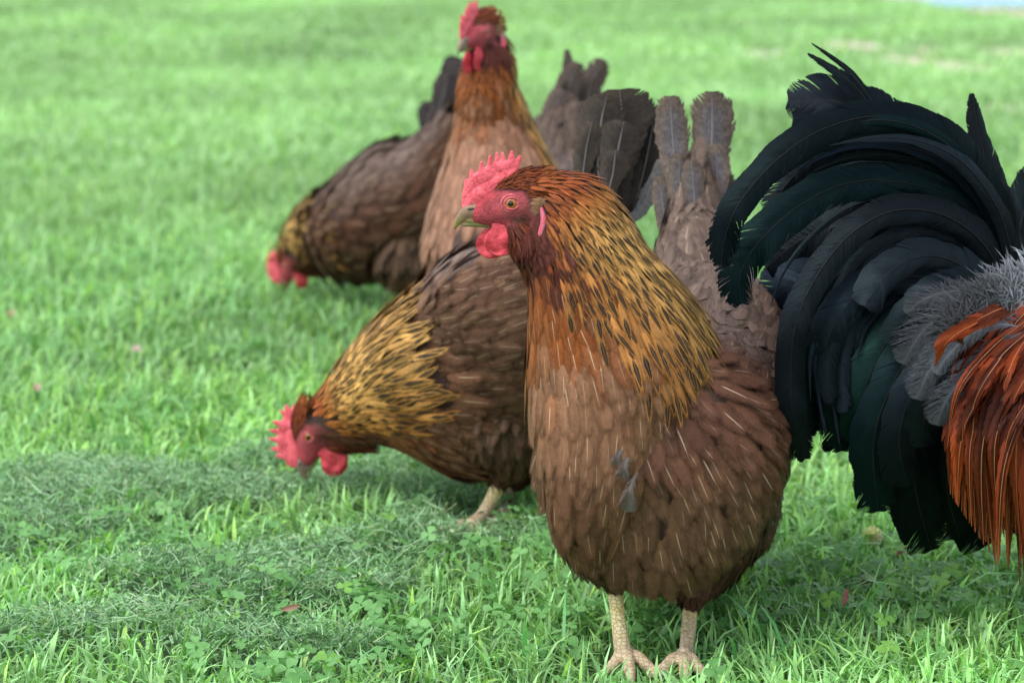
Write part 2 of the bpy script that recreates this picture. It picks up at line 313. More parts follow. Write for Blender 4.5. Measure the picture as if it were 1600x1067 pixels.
def feather_mat(name, rough=.62, spec=.12, stripe_lo=.28, shaft_col=(.46, .35, .23), mottle=.40, barb=.30, sheen=.15, freq=95, tint=None, shaft_w=.10, nblend=.75, soft=0.0, bumpk=.3, edge_w=(-.05, .10)):
    m, nt, N, Lk, b = new_mat(name)
    A = N.new('ShaderNodeAttribute'); A.attribute_name = 'colA'; B = N.new('ShaderNodeAttribute'); B.attribute_name = 'colB'
    C = N.new('ShaderNodeAttribute'); C.attribute_name = 'par'; uv = N.new('ShaderNodeUVMap'); uv.uv_map = 'UVMap'
    su = N.new('ShaderNodeSeparateXYZ'); Lk.new(uv.outputs[0], su.inputs[0]); x, t = su.outputs[0], su.outputs[1]
    sC = N.new('ShaderNodeSeparateColor'); Lk.new(C.outputs['Color'], sC.inputs[0]); stripe, shaft, mot = sC.outputs; rnd = C.outputs['Alpha']
    tc = N.new('ShaderNodeTexCoord'); n1 = noise(nt, 260, 3, tc.outputs['Object']); n2 = noise(nt, 900, 2, tc.outputs['Object'])
    # barbs: fine slanted lines from shaft to edge
    ph = mth(nt, 'ADD', mth(nt, 'MULTIPLY', t, freq), mth(nt, 'MULTIPLY', x, -freq*.16)); ph = mth(nt, 'ADD', ph, mth(nt, 'MULTIPLY', n2, 3.0))
    wv = mth(nt, 'MULTIPLY_ADD', mth(nt, 'SINE', ph), .5, .5)
    # dark lens down the middle
    lens = mth(nt, 'MULTIPLY', ss(nt, t, stripe_lo, stripe_lo+.3), mth(nt, 'SUBTRACT', 1.0, ss(nt, t, .82, .99)))
    half = mth(nt, 'MULTIPLY', lens, .60); edge = mth(nt, 'SUBTRACT', half, mth(nt, 'ADD', x, mth(nt, 'MULTIPLY', mth(nt, 'SUBTRACT', n2, .5), .35)))
    sm = mth(nt, 'MULTIPLY', ss(nt, edge, *edge_w), stripe)
    col = mixc(nt, sm, A.outputs['Color'], B.outputs['Color'])
    # mottled flecks and barb lines
    k = mth(nt, 'MULTIPLY_ADD', mth(nt, 'SUBTRACT', n1, .5), mottle*2, 1.0); k = mth(nt, 'ADD', k, mth(nt, 'MULTIPLY', mth(nt, 'SUBTRACT', wv, .6), barb))
    k = mth(nt, 'MULTIPLY', k, mth(nt, 'MULTIPLY_ADD', rnd, .32, .85))
    k = mth(nt, 'ADD', k, mth(nt, 'MULTIPLY', mth(nt, 'MULTIPLY', mth(nt, 'SUBTRACT', n2, .5), mot), 1.6))
    k = mth(nt, 'MAXIMUM', k, .15)
    kc = N.new('ShaderNodeCombineColor'); [Lk.new(k, kc.inputs[i]) for i in range(3)]
    col = mixc(nt, 1.0, col, kc.outputs[0], 'MULTIPLY')
    # pale shaft line
    sh = mth(nt, 'MULTIPLY', mth(nt, 'SUBTRACT', 1.0, ss(nt, x, shaft_w*.4, shaft_w)), mth(nt, 'MULTIPLY', ss(nt, t, .25, .4), mth(nt, 'SUBTRACT', 1.0, ss(nt, t, .80, .97))))
    col = mixc(nt, mth(nt, 'MULTIPLY', sh, shaft), col, shaft_col)
    Lk.new(col, b.inputs['Base Color']); b.inputs['Roughness'].default_value = rough; b.inputs['Specular IOR Level'].default_value = spec
    b.inputs['Sheen Weight'].default_value = sheen; b.inputs['Sheen Roughness'].default_value = .5
    if tint: b.inputs['Specular Tint'].default_value = (*tint, 1)
    nv = N.new('ShaderNodeAttribute'); nv.attribute_name = 'nA'; ge = N.new('ShaderNodeNewGeometry')
    fl = N.new('ShaderNodeVectorMath'); fl.operation = 'SCALE'; fl.inputs['Scale'].default_value = 1-nblend; Lk.new(ge.outputs['Normal'], fl.inputs[0])
    dt_ = N.new('ShaderNodeVectorMath'); dt_.operation = 'DOT_PRODUCT'; Lk.new(nv.outputs['Vector'], dt_.inputs[0]); Lk.new(ge.outputs['Normal'], dt_.inputs[1])
    sg = mth(nt, 'MULTIPLY', mth(nt, 'SIGN', dt_.outputs['Value']), nblend); sc2 = N.new('ShaderNodeVectorMath'); sc2.operation = 'SCALE'; Lk.new(nv.outputs['Vector'], sc2.inputs[0]); Lk.new(sg, sc2.inputs['Scale'])
    ad = N.new('ShaderNodeVectorMath'); Lk.new(fl.outputs[0], ad.inputs[0]); Lk.new(sc2.outputs[0], ad.inputs[1]); nz_ = N.new('ShaderNodeVectorMath'); nz_.operation = 'NORMALIZE'; Lk.new(ad.outputs[0], nz_.inputs[0])
    bp = N.new('ShaderNodeBump'); bp.inputs['Strength'].default_value = bumpk; bp.inputs['Distance'].default_value = .0006; Lk.new(wv, bp.inputs['Height']); Lk.new(nz_.outputs[0], bp.inputs['Normal']); Lk.new(bp.outputs[0], b.inputs['Normal'])
    if soft:
        e = mth(nt, 'ADD', mth(nt, 'MAXIMUM', x, mth(nt, 'MULTIPLY_ADD', t, 2.6, -1.6)), mth(nt, 'MULTIPLY', mth(nt, 'SUBTRACT', mth(nt, 'MULTIPLY_ADD', wv, .5, mth(nt, 'MULTIPLY', n2, .6)), .55), soft*1.2))
        Lk.new(mth(nt, 'SUBTRACT', 1.0, ss(nt, e, 1.0-soft, 1.02)), b.inputs['Alpha'])
    return m
M_F = feather_mat('hen_feather', soft=.55, edge_w=(-.08, .16), shaft_w=.068, sheen=.0, freq=210, barb=.12, bumpk=.12, nblend=.82)
M_TAIL = feather_mat('hen_tail_feather', edge_w=(-.35, .45), rough=.6, mottle=.8, barb=.2, bumpk=.12, freq=260, shaft_w=.05, stripe_lo=.05, shaft_col=(.25, .22, .2))
M_ROO = feather_mat('rooster_black_feather', rough=.33, spec=.10, mottle=.25, barb=.25, sheen=0, freq=700, nblend=.6, bumpk=.2, tint=(.62, .9, .88), shaft_w=.05, shaft_col=(.03, .027, .025))
M_ROO.node_tree.nodes['Principled BSDF'].inputs['Metallic'].default_value = .55
M_FLUFF = feather_mat('grey_down', rough=.8, spec=.2, mottle=.2, sheen=.3, barb=.3, freq=200, shaft_col=(.3, .3, .32))
M_ORANGE = feather_mat('rooster_saddle_feather', rough=.42, spec=.16, mottle=.3, barb=.4, freq=300, sheen=.0, shaft_w=.08, shaft_col=(.55, .22, .10), stripe_lo=.1)

def body_mat():
    m, nt, N, Lk, b = new_mat('bird_skin'); A = N.new('ShaderNodeAttribute'); A.attribute_name = 'colA'
    tc = N.new('ShaderNodeTexCoord'); n = noise(nt, 380, 5, tc.outputs['Object'], rough=.75); n0 = noise(nt, 90, 2, tc.outputs['Object'])
    k = mth(nt, 'MULTIPLY_ADD', mth(nt, 'SUBTRACT', n, .5), 1.5, 1.0); k = mth(nt, 'ADD', k, mth(nt, 'MULTIPLY', mth(nt, 'SUBTRACT', n0, .5), 1.2))
    kc = N.new('ShaderNodeCombineColor'); [Lk.new(k, kc.inputs[i]) for i in range(3)]
    Lk.new(mixc(nt, 1.0, A.outputs['Color'], kc.outputs[0], 'MULTIPLY'), b.inputs['Base Color'])
    b.inputs['Roughness'].default_value = .5; b.inputs['Subsurface Weight'].default_value = .12; b.inputs['Subsurface Radius'].default_value = (.004, .001, .001); b.inputs['Subsurface Scale'].default_value = 1
    bump(nt, n, 1.0, .0035, b); return m
M_BODY = body_mat()
def flesh_mat(name, col, col2, rough=.55, scale=420):
    m, nt, N, Lk, b = new_mat(name); tc = N.new('ShaderNodeTexCoord'); n = noise(nt, scale, 3, tc.outputs['Object'], rough=.7); n0 = noise(nt, 120, 2, tc.outputs['Object'])
    Lk.new(mixc(nt, ss(nt, mth(nt, 'MULTIPLY_ADD', n, .5, mth(nt, 'MULTIPLY', n0, .5)), .38, .62), col, tuple(np.array(col2)*.8)), b.inputs['Base Color']); b.inputs['Roughness'].default_value = rough
    b.inputs['Subsurface Weight'].default_value = .25; b.inputs['Subsurface Radius'].default_value = (.004, .0008, .0008); b.inputs['Subsurface Scale'].default_value = 1
    bump(nt, n, .8, .0016, b); return m
M_COMB = flesh_mat('comb_flesh', (.82, .13, .16), (.70, .075, .10)); M_WATTLE = flesh_mat('wattle_flesh', (.72, .065, .09), (.60, .04, .06)); 
M_LID = flesh_mat('eyelid_skin', (.60, .13, .14), (.50, .08, .09)); M_LOBE = flesh_mat('ear_lobe_skin', (.55, .055, .085), (.50, .16, .22), scale=500)
def beak_mat():
    m, nt, N, Lk, b = new_mat('beak_horn'); A = N.new('ShaderNodeAttribute'); A.attribute_name = 'colA'; tc = N.new('ShaderNodeTexCoord')
    n = noise(nt, 350, 3, tc.outputs['Object']); kc = N.new('ShaderNodeCombineColor'); k = mth(nt, 'MULTIPLY_ADD', n, .8, .6); [Lk.new(k, kc.inputs[i]) for i in range(3)]
    Lk.new(mixc(nt, 1., A.outputs['Color'], kc.outputs[0], 'MULTIPLY'), b.inputs['Base Color']); b.inputs['Roughness'].default_value = .45; b.inputs['Specular IOR Level'].default_value = .25; bump(nt, n, .3, .0008, b); return m
M_BEAK = beak_mat()
def leg_mat():
    m, nt, N, Lk, b = new_mat('scaly_leg_skin'); tc = N.new('ShaderNodeTexCoord'); mp = N.new('ShaderNodeMapping'); mp.inputs['Scale'].default_value = (1.0, 1.0, 1.5); Lk.new(tc.outputs['Object'], mp.inputs[0])
    v = N.new('ShaderNodeTexVoronoi'); v.feature = 'DISTANCE_TO_EDGE'; v.inputs['Scale'].default_value = 230; v.inputs['Randomness'].default_value = .55; Lk.new(mp.outputs[0], v.inputs['Vector'])
    n = noise(nt, 130, 3, tc.outputs['Object']); c = mixc(nt, ss(nt, n, .35, .65), (.62, .49, .17), (.70, .58, .32)); e = ss(nt, v.outputs['Distance'], .0, .14)
    sz = N.new('ShaderNodeSeparateXYZ'); Lk.new(tc.outputs['Object'], sz.inputs[0]); foot = mth(nt, 'SUBTRACT', 1., ss(nt, sz.outputs[2], .02, .05))
    c = mixc(nt, foot, c, mixc(nt, n, (.48, .33, .20), (.68, .55, .40)))
    c = mixc(nt, e, (.36, .26, .12), c); Lk.new(c, b.inputs['Base Color']); b.inputs['Roughness'].default_value = .5; bump(nt, e, .5, .0008, b); return m
M_LEG = leg_mat()
def eye_mat():
    m, nt, N, Lk, b = new_mat('eyeball'); A = N.new('ShaderNodeAttribute'); A.attribute_name = 'colA'; Lk.new(A.outputs['Color'], b.inputs['Base Color'])
    b.inputs['Roughness'].default_value = .08; b.inputs['Coat Weight'].default_value = .2; b.inputs['Coat Roughness'].default_value = .03; return m
M_EYE = eye_mat()
def leaf_mat(name, rough=.45, transl=.35, spec=.4, vein=0):
    m, nt, N, Lk, b = new_mat(name); A = N.new('ShaderNodeAttribute'); A.attribute_name = 'colA'; uv = N.new('ShaderNodeUVMap'); uv.uv_map = 'UVMap'
    su = N.new('ShaderNodeSeparateXYZ'); Lk.new(uv.outputs[0], su.inputs[0])
    tc = N.new('ShaderNodeTexCoord'); n = noise(nt, 160, 2, tc.outputs['Object']); k = mth(nt, 'MULTIPLY_ADD', n, .5, .75)
    st = mth(nt, 'MULTIPLY', mth(nt, 'SINE', mth(nt, 'MULTIPLY', su.outputs[0], 26)), .10); k = mth(nt, 'ADD', k, st)
    kc = N.new('ShaderNodeCombineColor'); [Lk.new(k, kc.inputs[i]) for i in range(3)]; col = mixc(nt, 1., A.outputs['Color'], kc.outputs[0], 'MULTIPLY')
    Lk.new(col, b.inputs['Base Color']); b.inputs['Roughness'].default_value = rough; b.inputs['Specular IOR Level'].default_value = spec
    tr = N.new('ShaderNodeBsdfTranslucent'); Lk.new(mixc(nt, 1., col, (1.0, 1.15, .5), 'MULTIPLY'), tr.inputs[0]); mx = N.new('ShaderNodeMixShader'); mx.inputs[0].default_value = transl
    Lk.new(b.outputs[0], mx.inputs[1]); Lk.new(tr.outputs[0], mx.inputs[2]); Lk.new(mx.outputs[0], N['Material Output'].inputs[0]); return m
M_GRASS = leaf_mat('grass_blade'); M_CLOVER = leaf_mat('clover_leaf', rough=.55, transl=.3); M_CLIP = leaf_mat('cut_grass', rough=.6, transl=.15, spec=.3); M_PETAL = leaf_mat('petal', rough=.6, transl=.4)

# ------------------------------------------------------------------ bird anatomy
MM = .001
class Head:
    """head frame: origin midway between the eyes, X towards the beak, Y to the bird's left, Z to the crown"""
    def __init__(s, o, heading, pitch=0, roll=0, scale=1.0):
        h, p, r = map(math.radians, (heading, pitch, roll))
        X = np.array([math.cos(h)*math.cos(p), math.sin(h)*math.cos(p), math.sin(p)]); Y0 = np.array([-math.sin(h), math.cos(h), 0]); Z0 = np.cross(X, Y0)
        Y = Y0*math.cos(r)+Z0*math.sin(r); Z = np.cross(X, Y); s.o = np.array(o, float); s.R = np.array([X, Y, Z]); s.s = scale
    def w(s, q): return s.o+(np.asarray(q, float)*MM*s.s)@s.R
    def inv(s, p): return ((p-s.o)@s.R.T)/(MM*s.s)
    def tube(s):
        st = [(-30, 3, 20, 24, 26), (-18, 3, 18, 24, 24), (-6, 1, 15.5, 24, 21), (6, -2, 13.5, 20, 18), (16, -6, 10.5, 15, 14), (25, -9, 8, 11, 10), (32, -11, 5, 7, 6)]
        t = Tube([(s.w((x, 0, z)), hw*MM*s.s, ht*MM*s.s, hb*MM*s.s, 0) for x, z, hw, ht, hb in st], 70, 48)
        Y, Z = s.R[1], s.R[2]; ct = np.cos(t.th)[None, :, None]; sn = np.sin(t.th)[None, :, None]
        b = np.where(ct > 0, t.bt[:, None, None], t.bb[:, None, None]); t.Gd = t.c[:, None]+Y*t.a[:, None, None]*sn+Z*b*ct
        t.T = np.tile(s.R[0], (t.n, 1)); t.du = np.gradient(t.Gd, axis=0); t.dt = (np.roll(t.Gd, -1, 1)-np.roll(t.Gd, 1, 1))/2; t.N = nrm(np.cross(t.dt, t.du)); t.N *= np.sign((t.N*(t.Gd-t.c[:, None])).sum(-1, keepdims=True)); return t
def bare_face(q, male=0):
    """1 on the naked red face, in head mm coordinates"""
    x, z = q[:, 0], q[:, 2]
    top = 10.0-.0*x+np.where(x > 6, (x-6)*-.15, 0)+np.where(x < -8, (x+8)*.9, 0)
    up = smooth(2, -2, z-top); bk = smooth(-23, -18, x+.12*z); lo = smooth(-22, -18, z); return up*bk*lo

def build_bird(root, trunk, neck, head, thighs, pal, vox=.003, extra=[]):
    parts = [t.core() for t in trunk]+[neck.core()]+[t.core() for t in thighs]; ht = head.tube(); parts.append(ht.core(0)); parts.append(chain([head.w((2, 0, -12)), head.w((-6, 0, -22)), head.w((-14, 0, -34)), head.w((-24, 0, -44))], np.array([9, 13, 17, 18])*MM*head.s))
    V, F = remeshed(parts, vox, 2); q = head.inv(V); near = (np.abs(q[:, 0]) < 42) & (np.abs(q[:, 2]) < 40)
    fm = bare_face(q)*near; cheek = np.exp(-((q[:, 0]+8)**2/90+(q[:, 2]+16)**2/60))+.8*np.exp(-((q[:, 0]+17)**2/30+(q[:, 2]+2)**2/80))
    basec = mix(pal['under'], (.045, .014, .010), near*smooth(52, 38, np.linalg.norm(q, axis=1))); col = mix(basec, mix(mix((.43, .045, .060), (.50, .10, .11), np.exp(-((q[:, 0])**2+(q[:, 2])**2)/120)), (.13, .05, .035), np.clip(cheek*1.0, 0, 1)), fm)
    body = mesh_obj('body', V, F, M_BODY, root, dict(colA=col), smooth_sh=True)
    return body, ht

def comb_beak_eyes(root, head, vox=.0009, comb_scale=1.0, lean=0.0, quality=1, beak_col=None, wattle_scale=1.0, comb_pts=None, lobe=2.0):
    R = head.R; sc_ = head.s
    tips = comb_pts or [((33, -1), (36, 17), 4.2), ((30, 5), (31.5, 25), 4.0), ((24, 8), (23.5, 31.5), 3.8), ((17, 13), (16.5, 36.5), 3.6), ((10, 17), (11, 39), 3.4), ((4, 21), (6.5, 39), 3.2), ((0, 23), (-1, 40), 3.8), ((-1, 24), (-7.5, 36), 3.6)]
    def cw(x, z, y=0):
        z2 = z if z < 0 else z*comb_scale; return head.w((x, y+lean*max(z-8, 0)+.8*math.sin(x*.35)*(z > 12), z2))
    prt = []
    for (b, t, r) in tips:
        m_ = ((b[0]*.4+t[0]*.6), (b[1]*.42+t[1]*.58)); prt.append(chain([cw(*b), cw(*m_), cw(*t)], np.array([r*1.25, r*.85, r*.42])*MM*sc_, flat=(R[1], .42)))
    base = [(36, -4), (34, 9), (28, 17.5), (21, 23), (13, 27.5), (5, 30.5), (-3, 30.5)]
    prt.append(chain([cw(x, z-2) for x, z in base], np.array([3.5, 5, 6, 6, 5.5, 5, 4])*MM*sc_, flat=(R[1], .36)))
    prt.append(chain([cw(35, -4), cw(30, 2), cw(22, 8), cw(12, 14), cw(2, 20)], np.array([4, 6.5, 7, 7, 5])*MM*sc_, flat=(R[1], .5)))
    V, F = remeshed(prt, vox*.8, 2); mesh_obj('comb', V, F, M_COMB, root, smooth_sh=True)
    # beak: upper and lower mandible
    up = [chain([head.w(p) for p in ((16, 0, -9), (26, 0, -8), (34, 0, -8.5), (40, 0, -13), (44, 0, -18.5), (45.5, 0, -22.5))], np.array([7, 7.5, 6.2, 4.4, 2.3, .8])*MM*sc_, flat=(R[1], .72)),
          chain([head.w((10, 0, -14.5)), head.w((22, 0, -14.5)), head.w((34, 0, -15))], np.array([4, 4.6, 3])*MM*sc_)]
    V, F = remeshed(up, vox, 1); q = head.inv(V); gr = smooth(-10, -20, q[:, 2]); bc = beak_col or ((.20, .13, .075), (.21, .19, .055))
    bk = mesh_obj('beak', V, F, M_BEAK, root, dict(colA=mix(mix(bc[0], (.22, .19, .17), smooth(34, 22, q[:, 0])*.6), bc[1], gr)), smooth_sh=True)
    V, F = remeshed([chain([head.w(p) for p in ((12, 0, -16.5), (22, 0, -17), (32, 0, -17.8), (39.5, 0, -19.5))], np.array([4.6, 4.2, 2.8, 1.1])*MM*sc_, flat=(R[1], .85))], vox, 1)
    mesh_obj('lower_mandible', V, F, M_BEAK, bk, dict(colA=np.tile((.19, .175, .07), (len(V), 1))), smooth_sh=True)
    for sd_ in (1, -1):
        V, F, a, b = ellipsoid(head.w((32, sd_*4.3, -5.5)), R, np.array([3.2, .8, 1.1])*MM*sc_, 8, 10)
        mesh_obj('nostril', V, F, M_BEAK, bk, dict(colA=np.tile((.05, .04, .03), (len(V), 1))), smooth_sh=True)
        # eyeball with iris and pupil drawn by distance from the optical axis
        ec = head.w((0, sd_*9.6, 0)); ax = nrm(np.array([.10*R[0]+sd_*R[1]+.0*R[2]]))[0]; a2 = nrm(np.cross(ax, R[2])); a3 = np.cross(ax, a2)
        V, F, t0, t1 = ellipsoid(ec, [ax, a2, a3], np.array([6.8, 6.8, 6.8])*MM*sc_, 60, 40); rad = np.linalg.norm((V-ec)-((V-ec)@ax)[:, None]*ax, axis=1)/(MM*sc_)
        front = (V-ec)@ax > 0; col = mix((.015, .01, .008), (.42, .13, .012), smooth(2.3, 2.65, rad)); col = mix(col, (.24, .13, .03), smooth(3.4, 4.3, rad)*.7); col = mix(col, (.03, .02, .02), smooth(4.4, 4.9, rad))
        mesh_obj('eye', V, F, M_EYE, root, dict(colA=col), smooth_sh=True)
        rings = []
        for (rr, mn, yo, zsc) in ((5.6, 1.1, 15.0, .86), (8.0, 1.1, 13.2, .84), (10.4, .9, 11.0, .82)):
            an = np.linspace(0, 2*math.pi, 40); pts = [head.w((rr*math.cos(t)-.2, sd_*(yo-abs(math.cos(t))*.7), rr*zsc*math.sin(t))) for t in an]
            Vv, Ff, q0, q1 = chain(pts, np.full(40, mn*MM*sc_), m=8, sub=1); rings.append((Vv[:-2], Ff))
        Vs = np.concatenate([r_[0] for r_ in rings]); o = 0; Fs = []
        for r_ in rings: Fs.append(r_[1]+o); o += len(r_[0])
        mesh_obj('eyelid', Vs, np.concatenate(Fs), M_LID, root, smooth_sh=True)
        # wattle: a hanging lens
        ws = wattle_scale; c0 = (8-2*sd_*0, sd_*6.5, -31*1.0-(ws-1)*12)
        V, F, a, b = ellipsoid(head.w(c0 if sd_ > 0 else (14, -4, -34-(ws-1)*12)), R, np.array([14*ws, 1.7, 13*ws])*MM*sc_, 26, 32)
        q = head.inv(V); q[:, 1] += 1.3*np.sin(q[:, 0]*.33)*sd_+ .9*np.sin(q[:, 2]*.4+1); q[:, 0] += (q[:, 2]+31)*-.12
        V = head.w(q); tb = chain([head.w((10, sd_*6, -19)), head.w((9, sd_*6.5, -24)), head.w((8, sd_*6.5, -31))], np.array([6, 8, 10])*MM*sc_, flat=(R[1], .2))
        Vw, Fw = remeshed([(V, F, a, b), tb], vox*1.0, 2); mesh_obj('wattle', Vw, Fw, M_WATTLE, root, smooth_sh=True)
        V1 = chain([head.w((-24, sd_*(17+lobe), -4)), head.w((-25.5, sd_*(19.5+lobe), -13)), head.w((-23, sd_*(19.5+lobe), -24)), head.w((-18.5, sd_*(17+lobe), -32))], np.array([2.4, 4.2, 4.4, 2.6])*MM*sc_, flat=(R[0], .7))
        Vl, Fl = remeshed([V1], vox, 1); mesh_obj('ear_lobe', Vl, Fl, M_LOBE, root, smooth_sh=True)

def hair(root, name, head, ht, keep, col, L=5, W=.7, spacing=.0016, mat=None, grav=0, rise=.25):
    d = ht.scatter(0, 6, spacing, keep=lambda d: keep(head.inv(d['p'])))
    plumage(name, root, mat or M_F, d, L*MM*head.s, W*MM*head.s, col(head.inv(d['p'])) if callable(col) else col, (.01, .01, .01), (0, 0, .3), kind='lance', nb=3, rise=rise, wob=.35, grav=grav)

def foot_leg(root, pts, rad, heading, toe=1.0, toes=(-38, -2, 36), toe_len=(38, 48, 38), lift=.004, roll=0):
    """one leg: scaly shank, three front toes and a hind toe with claws, pts from hock down to the ankle"""
    rad = np.array(rad)*MM; a = np.array(pts[-1]); prt = [chain(pts, rad, m=18)]; claws = []
    prt.append(ellipsoid(a+np.array([0, 0, -.002]), np.eye(3), np.array([.0105, .0105, .0075])*toe))
    for ang, ln in list(zip(toes, toe_len))+[(178, 16)]:
        th = math.radians(heading+ang); d = np.array([math.cos(th), math.sin(th), 0]); ln *= MM*toe; z0 = a[2]; zs = [z0-.001, z0+.001, max(.008, z0-.005), .007]
        if ang == 178: zs = [z0+.004, z0+.001, .008, .008]
        q = [a*[1, 1, 0]+d*ln*f+[0, 0, z] for f, z in zip((0.05, .35, .7, 1.0), zs)]
        prt.append(chain(q, np.array([6.5, 5.2, 4.6, 3.4])*MM*toe*(.8 if ang == 178 else 1)))
        for f, kn in ((.33, 5.7), (.66, 5.2)):
            if ang != 178: prt.append(ellipsoid(a*[1, 1, 0]+d*ln*f+[0, 0, np.interp(f, (.05, .35, .7, 1), zs)], np.eye(3), np.full(3, kn*MM*toe), 10, 12))
        e = q[-1]; claws.append(chain([e, e+d*.007*toe+[0, 0, .0005], e+d*.013*toe+[0, 0, -.005]], np.array([2.6, 1.8, .5])*MM*toe, m=8))
    V, F = remeshed(prt, .0013, 2); lg = mesh_obj('leg', V, F, M_LEG, root, smooth_sh=True)
    for c in claws:
        Vc = c[0][:-2]; mesh_obj('claw', Vc, c[1], M_BEAK, lg, dict(colA=np.tile((.45, .36, .27), (len(Vc), 1))), smooth_sh=True)

PAL = {k: tuple(np.array(v)*.80) for k, v in dict(salmon=(.225, .110, .057), brown=(.105, .045, .025), dark=(.055, .027, .017), greyb=(.165, .118, .096), gold=(.53, .295, .085), chest=(.24, .052, .014), maroon=(.09, .022, .016), black=(.014, .010, .007), under=(.09, .045, .027), belly=(.085, .050, .027), rust=(.33, .10, .018), pale=(.5, .38, .24)).items()}
# ------------------------------------------------------------------ hens
def dress_hen(root, trunk, neck, head, ht, thighs, tone=1.0, fine=1.0, tonecol=(1, 1, 1), cape=(1.3, 2.3), front_col=None, off=0, tk=0, hk=.4, cs=(1.5, 2.9, 4.0)):
    """all contour plumage of one hen; fine > 1 means fewer and larger feathers (birds farther off)"""
    pc = {k: np.array(v)*tone*np.array(tonecol) for k, v in PAL.items()}; fc = pc['salmon'] if front_col is None else np.array(front_col)
    q = 8 if fine < 1.2 else 5
    # trunk: salmon breast, brown flanks, grey-brown back
    def trunk_cols(d, kmax):
        ab = np.abs(d['th']); dors = smooth(1.35, .6, ab)*smooth(kmax-1.6, kmax-3.0, d['k']); frt = smooth(kmax-2.6, kmax-1.0, d['k']); low = smooth(.30, .16, d['p'][:, 2]/root['_s'])
        c = mix(pc['brown'], pc['greyb'], dors*.85); c = mix(c, fc, frt*smooth(.9, 2.0, ab)*.75); c = mix(c, pc['belly'], low*.55*(ab > 1.6)); return c*(rng.uniform(.8, 1.2, len(ab)))[:, None], dors
    for ti, (tr, nm) in enumerate(trunk):
        kmax = tr.k[-1]; d = tr.scatter(.25, kmax-(tk if nm == 'body_feathers' else .02), lambda k: (.0085+.0035*smooth(.5, 2.5, k))*fine); c, dors = trunk_cols(d, kmax)
        L = (.024+.012*smooth(.5, 2.5, d['k']))*fine**.7; W = (.0075+.0022*smooth(.5, 2.5, d['k']))*fine**.8
        sh = .8*rng.uniform(.1, 1, len(L))*(rng.uniform(0, 1, len(L)) > .25)*mix(np.ones(3), np.full(3, .55), dors)[:, 0]
        plumage(nm, root, M_F, d, L, W, c, pc['dark'], np.stack([.25*np.ones_like(L), sh, .35+.5*dors], 1), grav=.35*smooth(.5, 1.6, np.abs(d['th']))+1.2*smooth(kmax-2.0, kmax-.9, d['k']), nb=q, rise=.06)
    # lower neck front and breast (k counted from the neck base, negative on the breast bulge below it)
    kn = neck.k[-1]-off
    d = neck.scatter(.25, kn+off-1.3, lambda k: (.0104-.0014*max(k-off, 0))*fine, keep=lambda d: (np.abs(d['th']) > cape[0]+.25) | (d['k'] < off+.5)); kk = d['k']-off
    t = smooth(kn-4.2, kn-1.6, kk); c = mix(fc, (pc['rust']*.55+pc['chest']*.3), smooth(cs[0], cs[1], kk+rng.normal(0, .45, len(kk)))); c = mix(c, pc['maroon'], smooth(cs[1], cs[2], kk+rng.normal(0, .2, len(kk))))
    c = mix(c, pc['brown'], smooth(2.3, 1.5, np.abs(d['th']))*smooth(1, -.5, kk)*.6); c = mix(c, pc['brown']*1.1, smooth(.23, .15, d['p'][:, 2]/root['_s'])*.6); c = c*rng.uniform(.85, 1.15, len(t))[:, None]
    plumage('breast_feathers', root, M_F, d, (.036-.016*t)*fine**.7, (.0088-.005*t)*fine**.8, c, pc['dark'], np.stack([.15+0*t, .9*(1-t)*rng.uniform(.1, 1, len(t))*(rng.uniform(0, 1, len(t)) > .12), .3+0*t], 1), grav=.5*smooth(-1, 1, kk), nb=q, rise=.07)
    # golden, black-centred hackle cape
    d = neck.scatter(off+hk, kn+off-.15, lambda k: (.0084-.00085*max(k-off, 0))*fine, keep=lambda d: np.abs(d['th']) < cape[1]+rng.normal(0, .12, len(d['th']))-.25*smooth(2, .5, d['k']-off)); kk = d['k']-off; qh = head.inv(d['p']); m_ = ~((qh[:, 0] > -26) & (qh[:, 2] < 12) & (qh[:, 2] > -38)); d = {a: b[m_] for a, b in d.items()}; kk = kk[m_]
    ab = np.abs(d['th']); t = smooth(1.0, kn-1.2, kk); c = mix(pc['gold'], pc['rust'], smooth(1.1, 2.0, ab)*.65); c = mix(c, pc['rust'], smooth(.70, .95, t)*.8); c = mix(c, pc['chest'], smooth(.90, 1.0, t)*.85); c = mix(c, pc['chest'], smooth(1.7, 2.3, ab)*smooth(.35, .7, t)); c = c*rng.uniform(.75, 1.2, len(t))[:, None]
    st = (1-smooth(.80, .98, t))*np.where(rng.uniform(0, 1, len(t)) > .12, 1, .3)*rng.uniform(.9, 1, len(t))
    L = (.046-.029*t)*fine**1.2; W = (.0046-.0028*t)*fine**.5*rng.uniform(.8, 1.1, len(t))
    plumage('neck_hackle', root, M_F, d, L, W, c, pc['black'], np.stack([st, .35*(1-t), .2+0*t], 1), kind='lance', nb=q+1, rise=.09, curl=-.07, grav=.12, wob=.10, lift=.0015)
    tt = Tube([(head.w((x, 0, z)), r_*MM*head.s, r_*MM*head.s, r_*MM*head.s, 0) for x, z, r_ in ((-30, -56, 19), (-22, -42, 18.5), (-13, -31, 17), (-5, -21, 13.5), (2, -12, 9))], 60, 40)
    d = tt.scatter(.2, 3.5, .0028*fine); plumage('throat_feathers', root, M_F, d, .013*fine**.5, .0016*fine**.7, mix(pc['maroon'], pc['chest']*.8, rng.uniform(0, .6, len(d['p'])))*rng.uniform(.6, 1.3, len(d['p']))[:, None], pc['dark'], (0, .1, .3), kind='lance', nb=4, rise=.14, wob=.2, grav=.3)
    # short hairy feathers of nape, crown and throat
    def keep(qh): return (bare_face(qh) < .35) & (((qh[:, 0]+24)/4.5)**2+((qh[:, 2]+17)/14)**2 > 1)
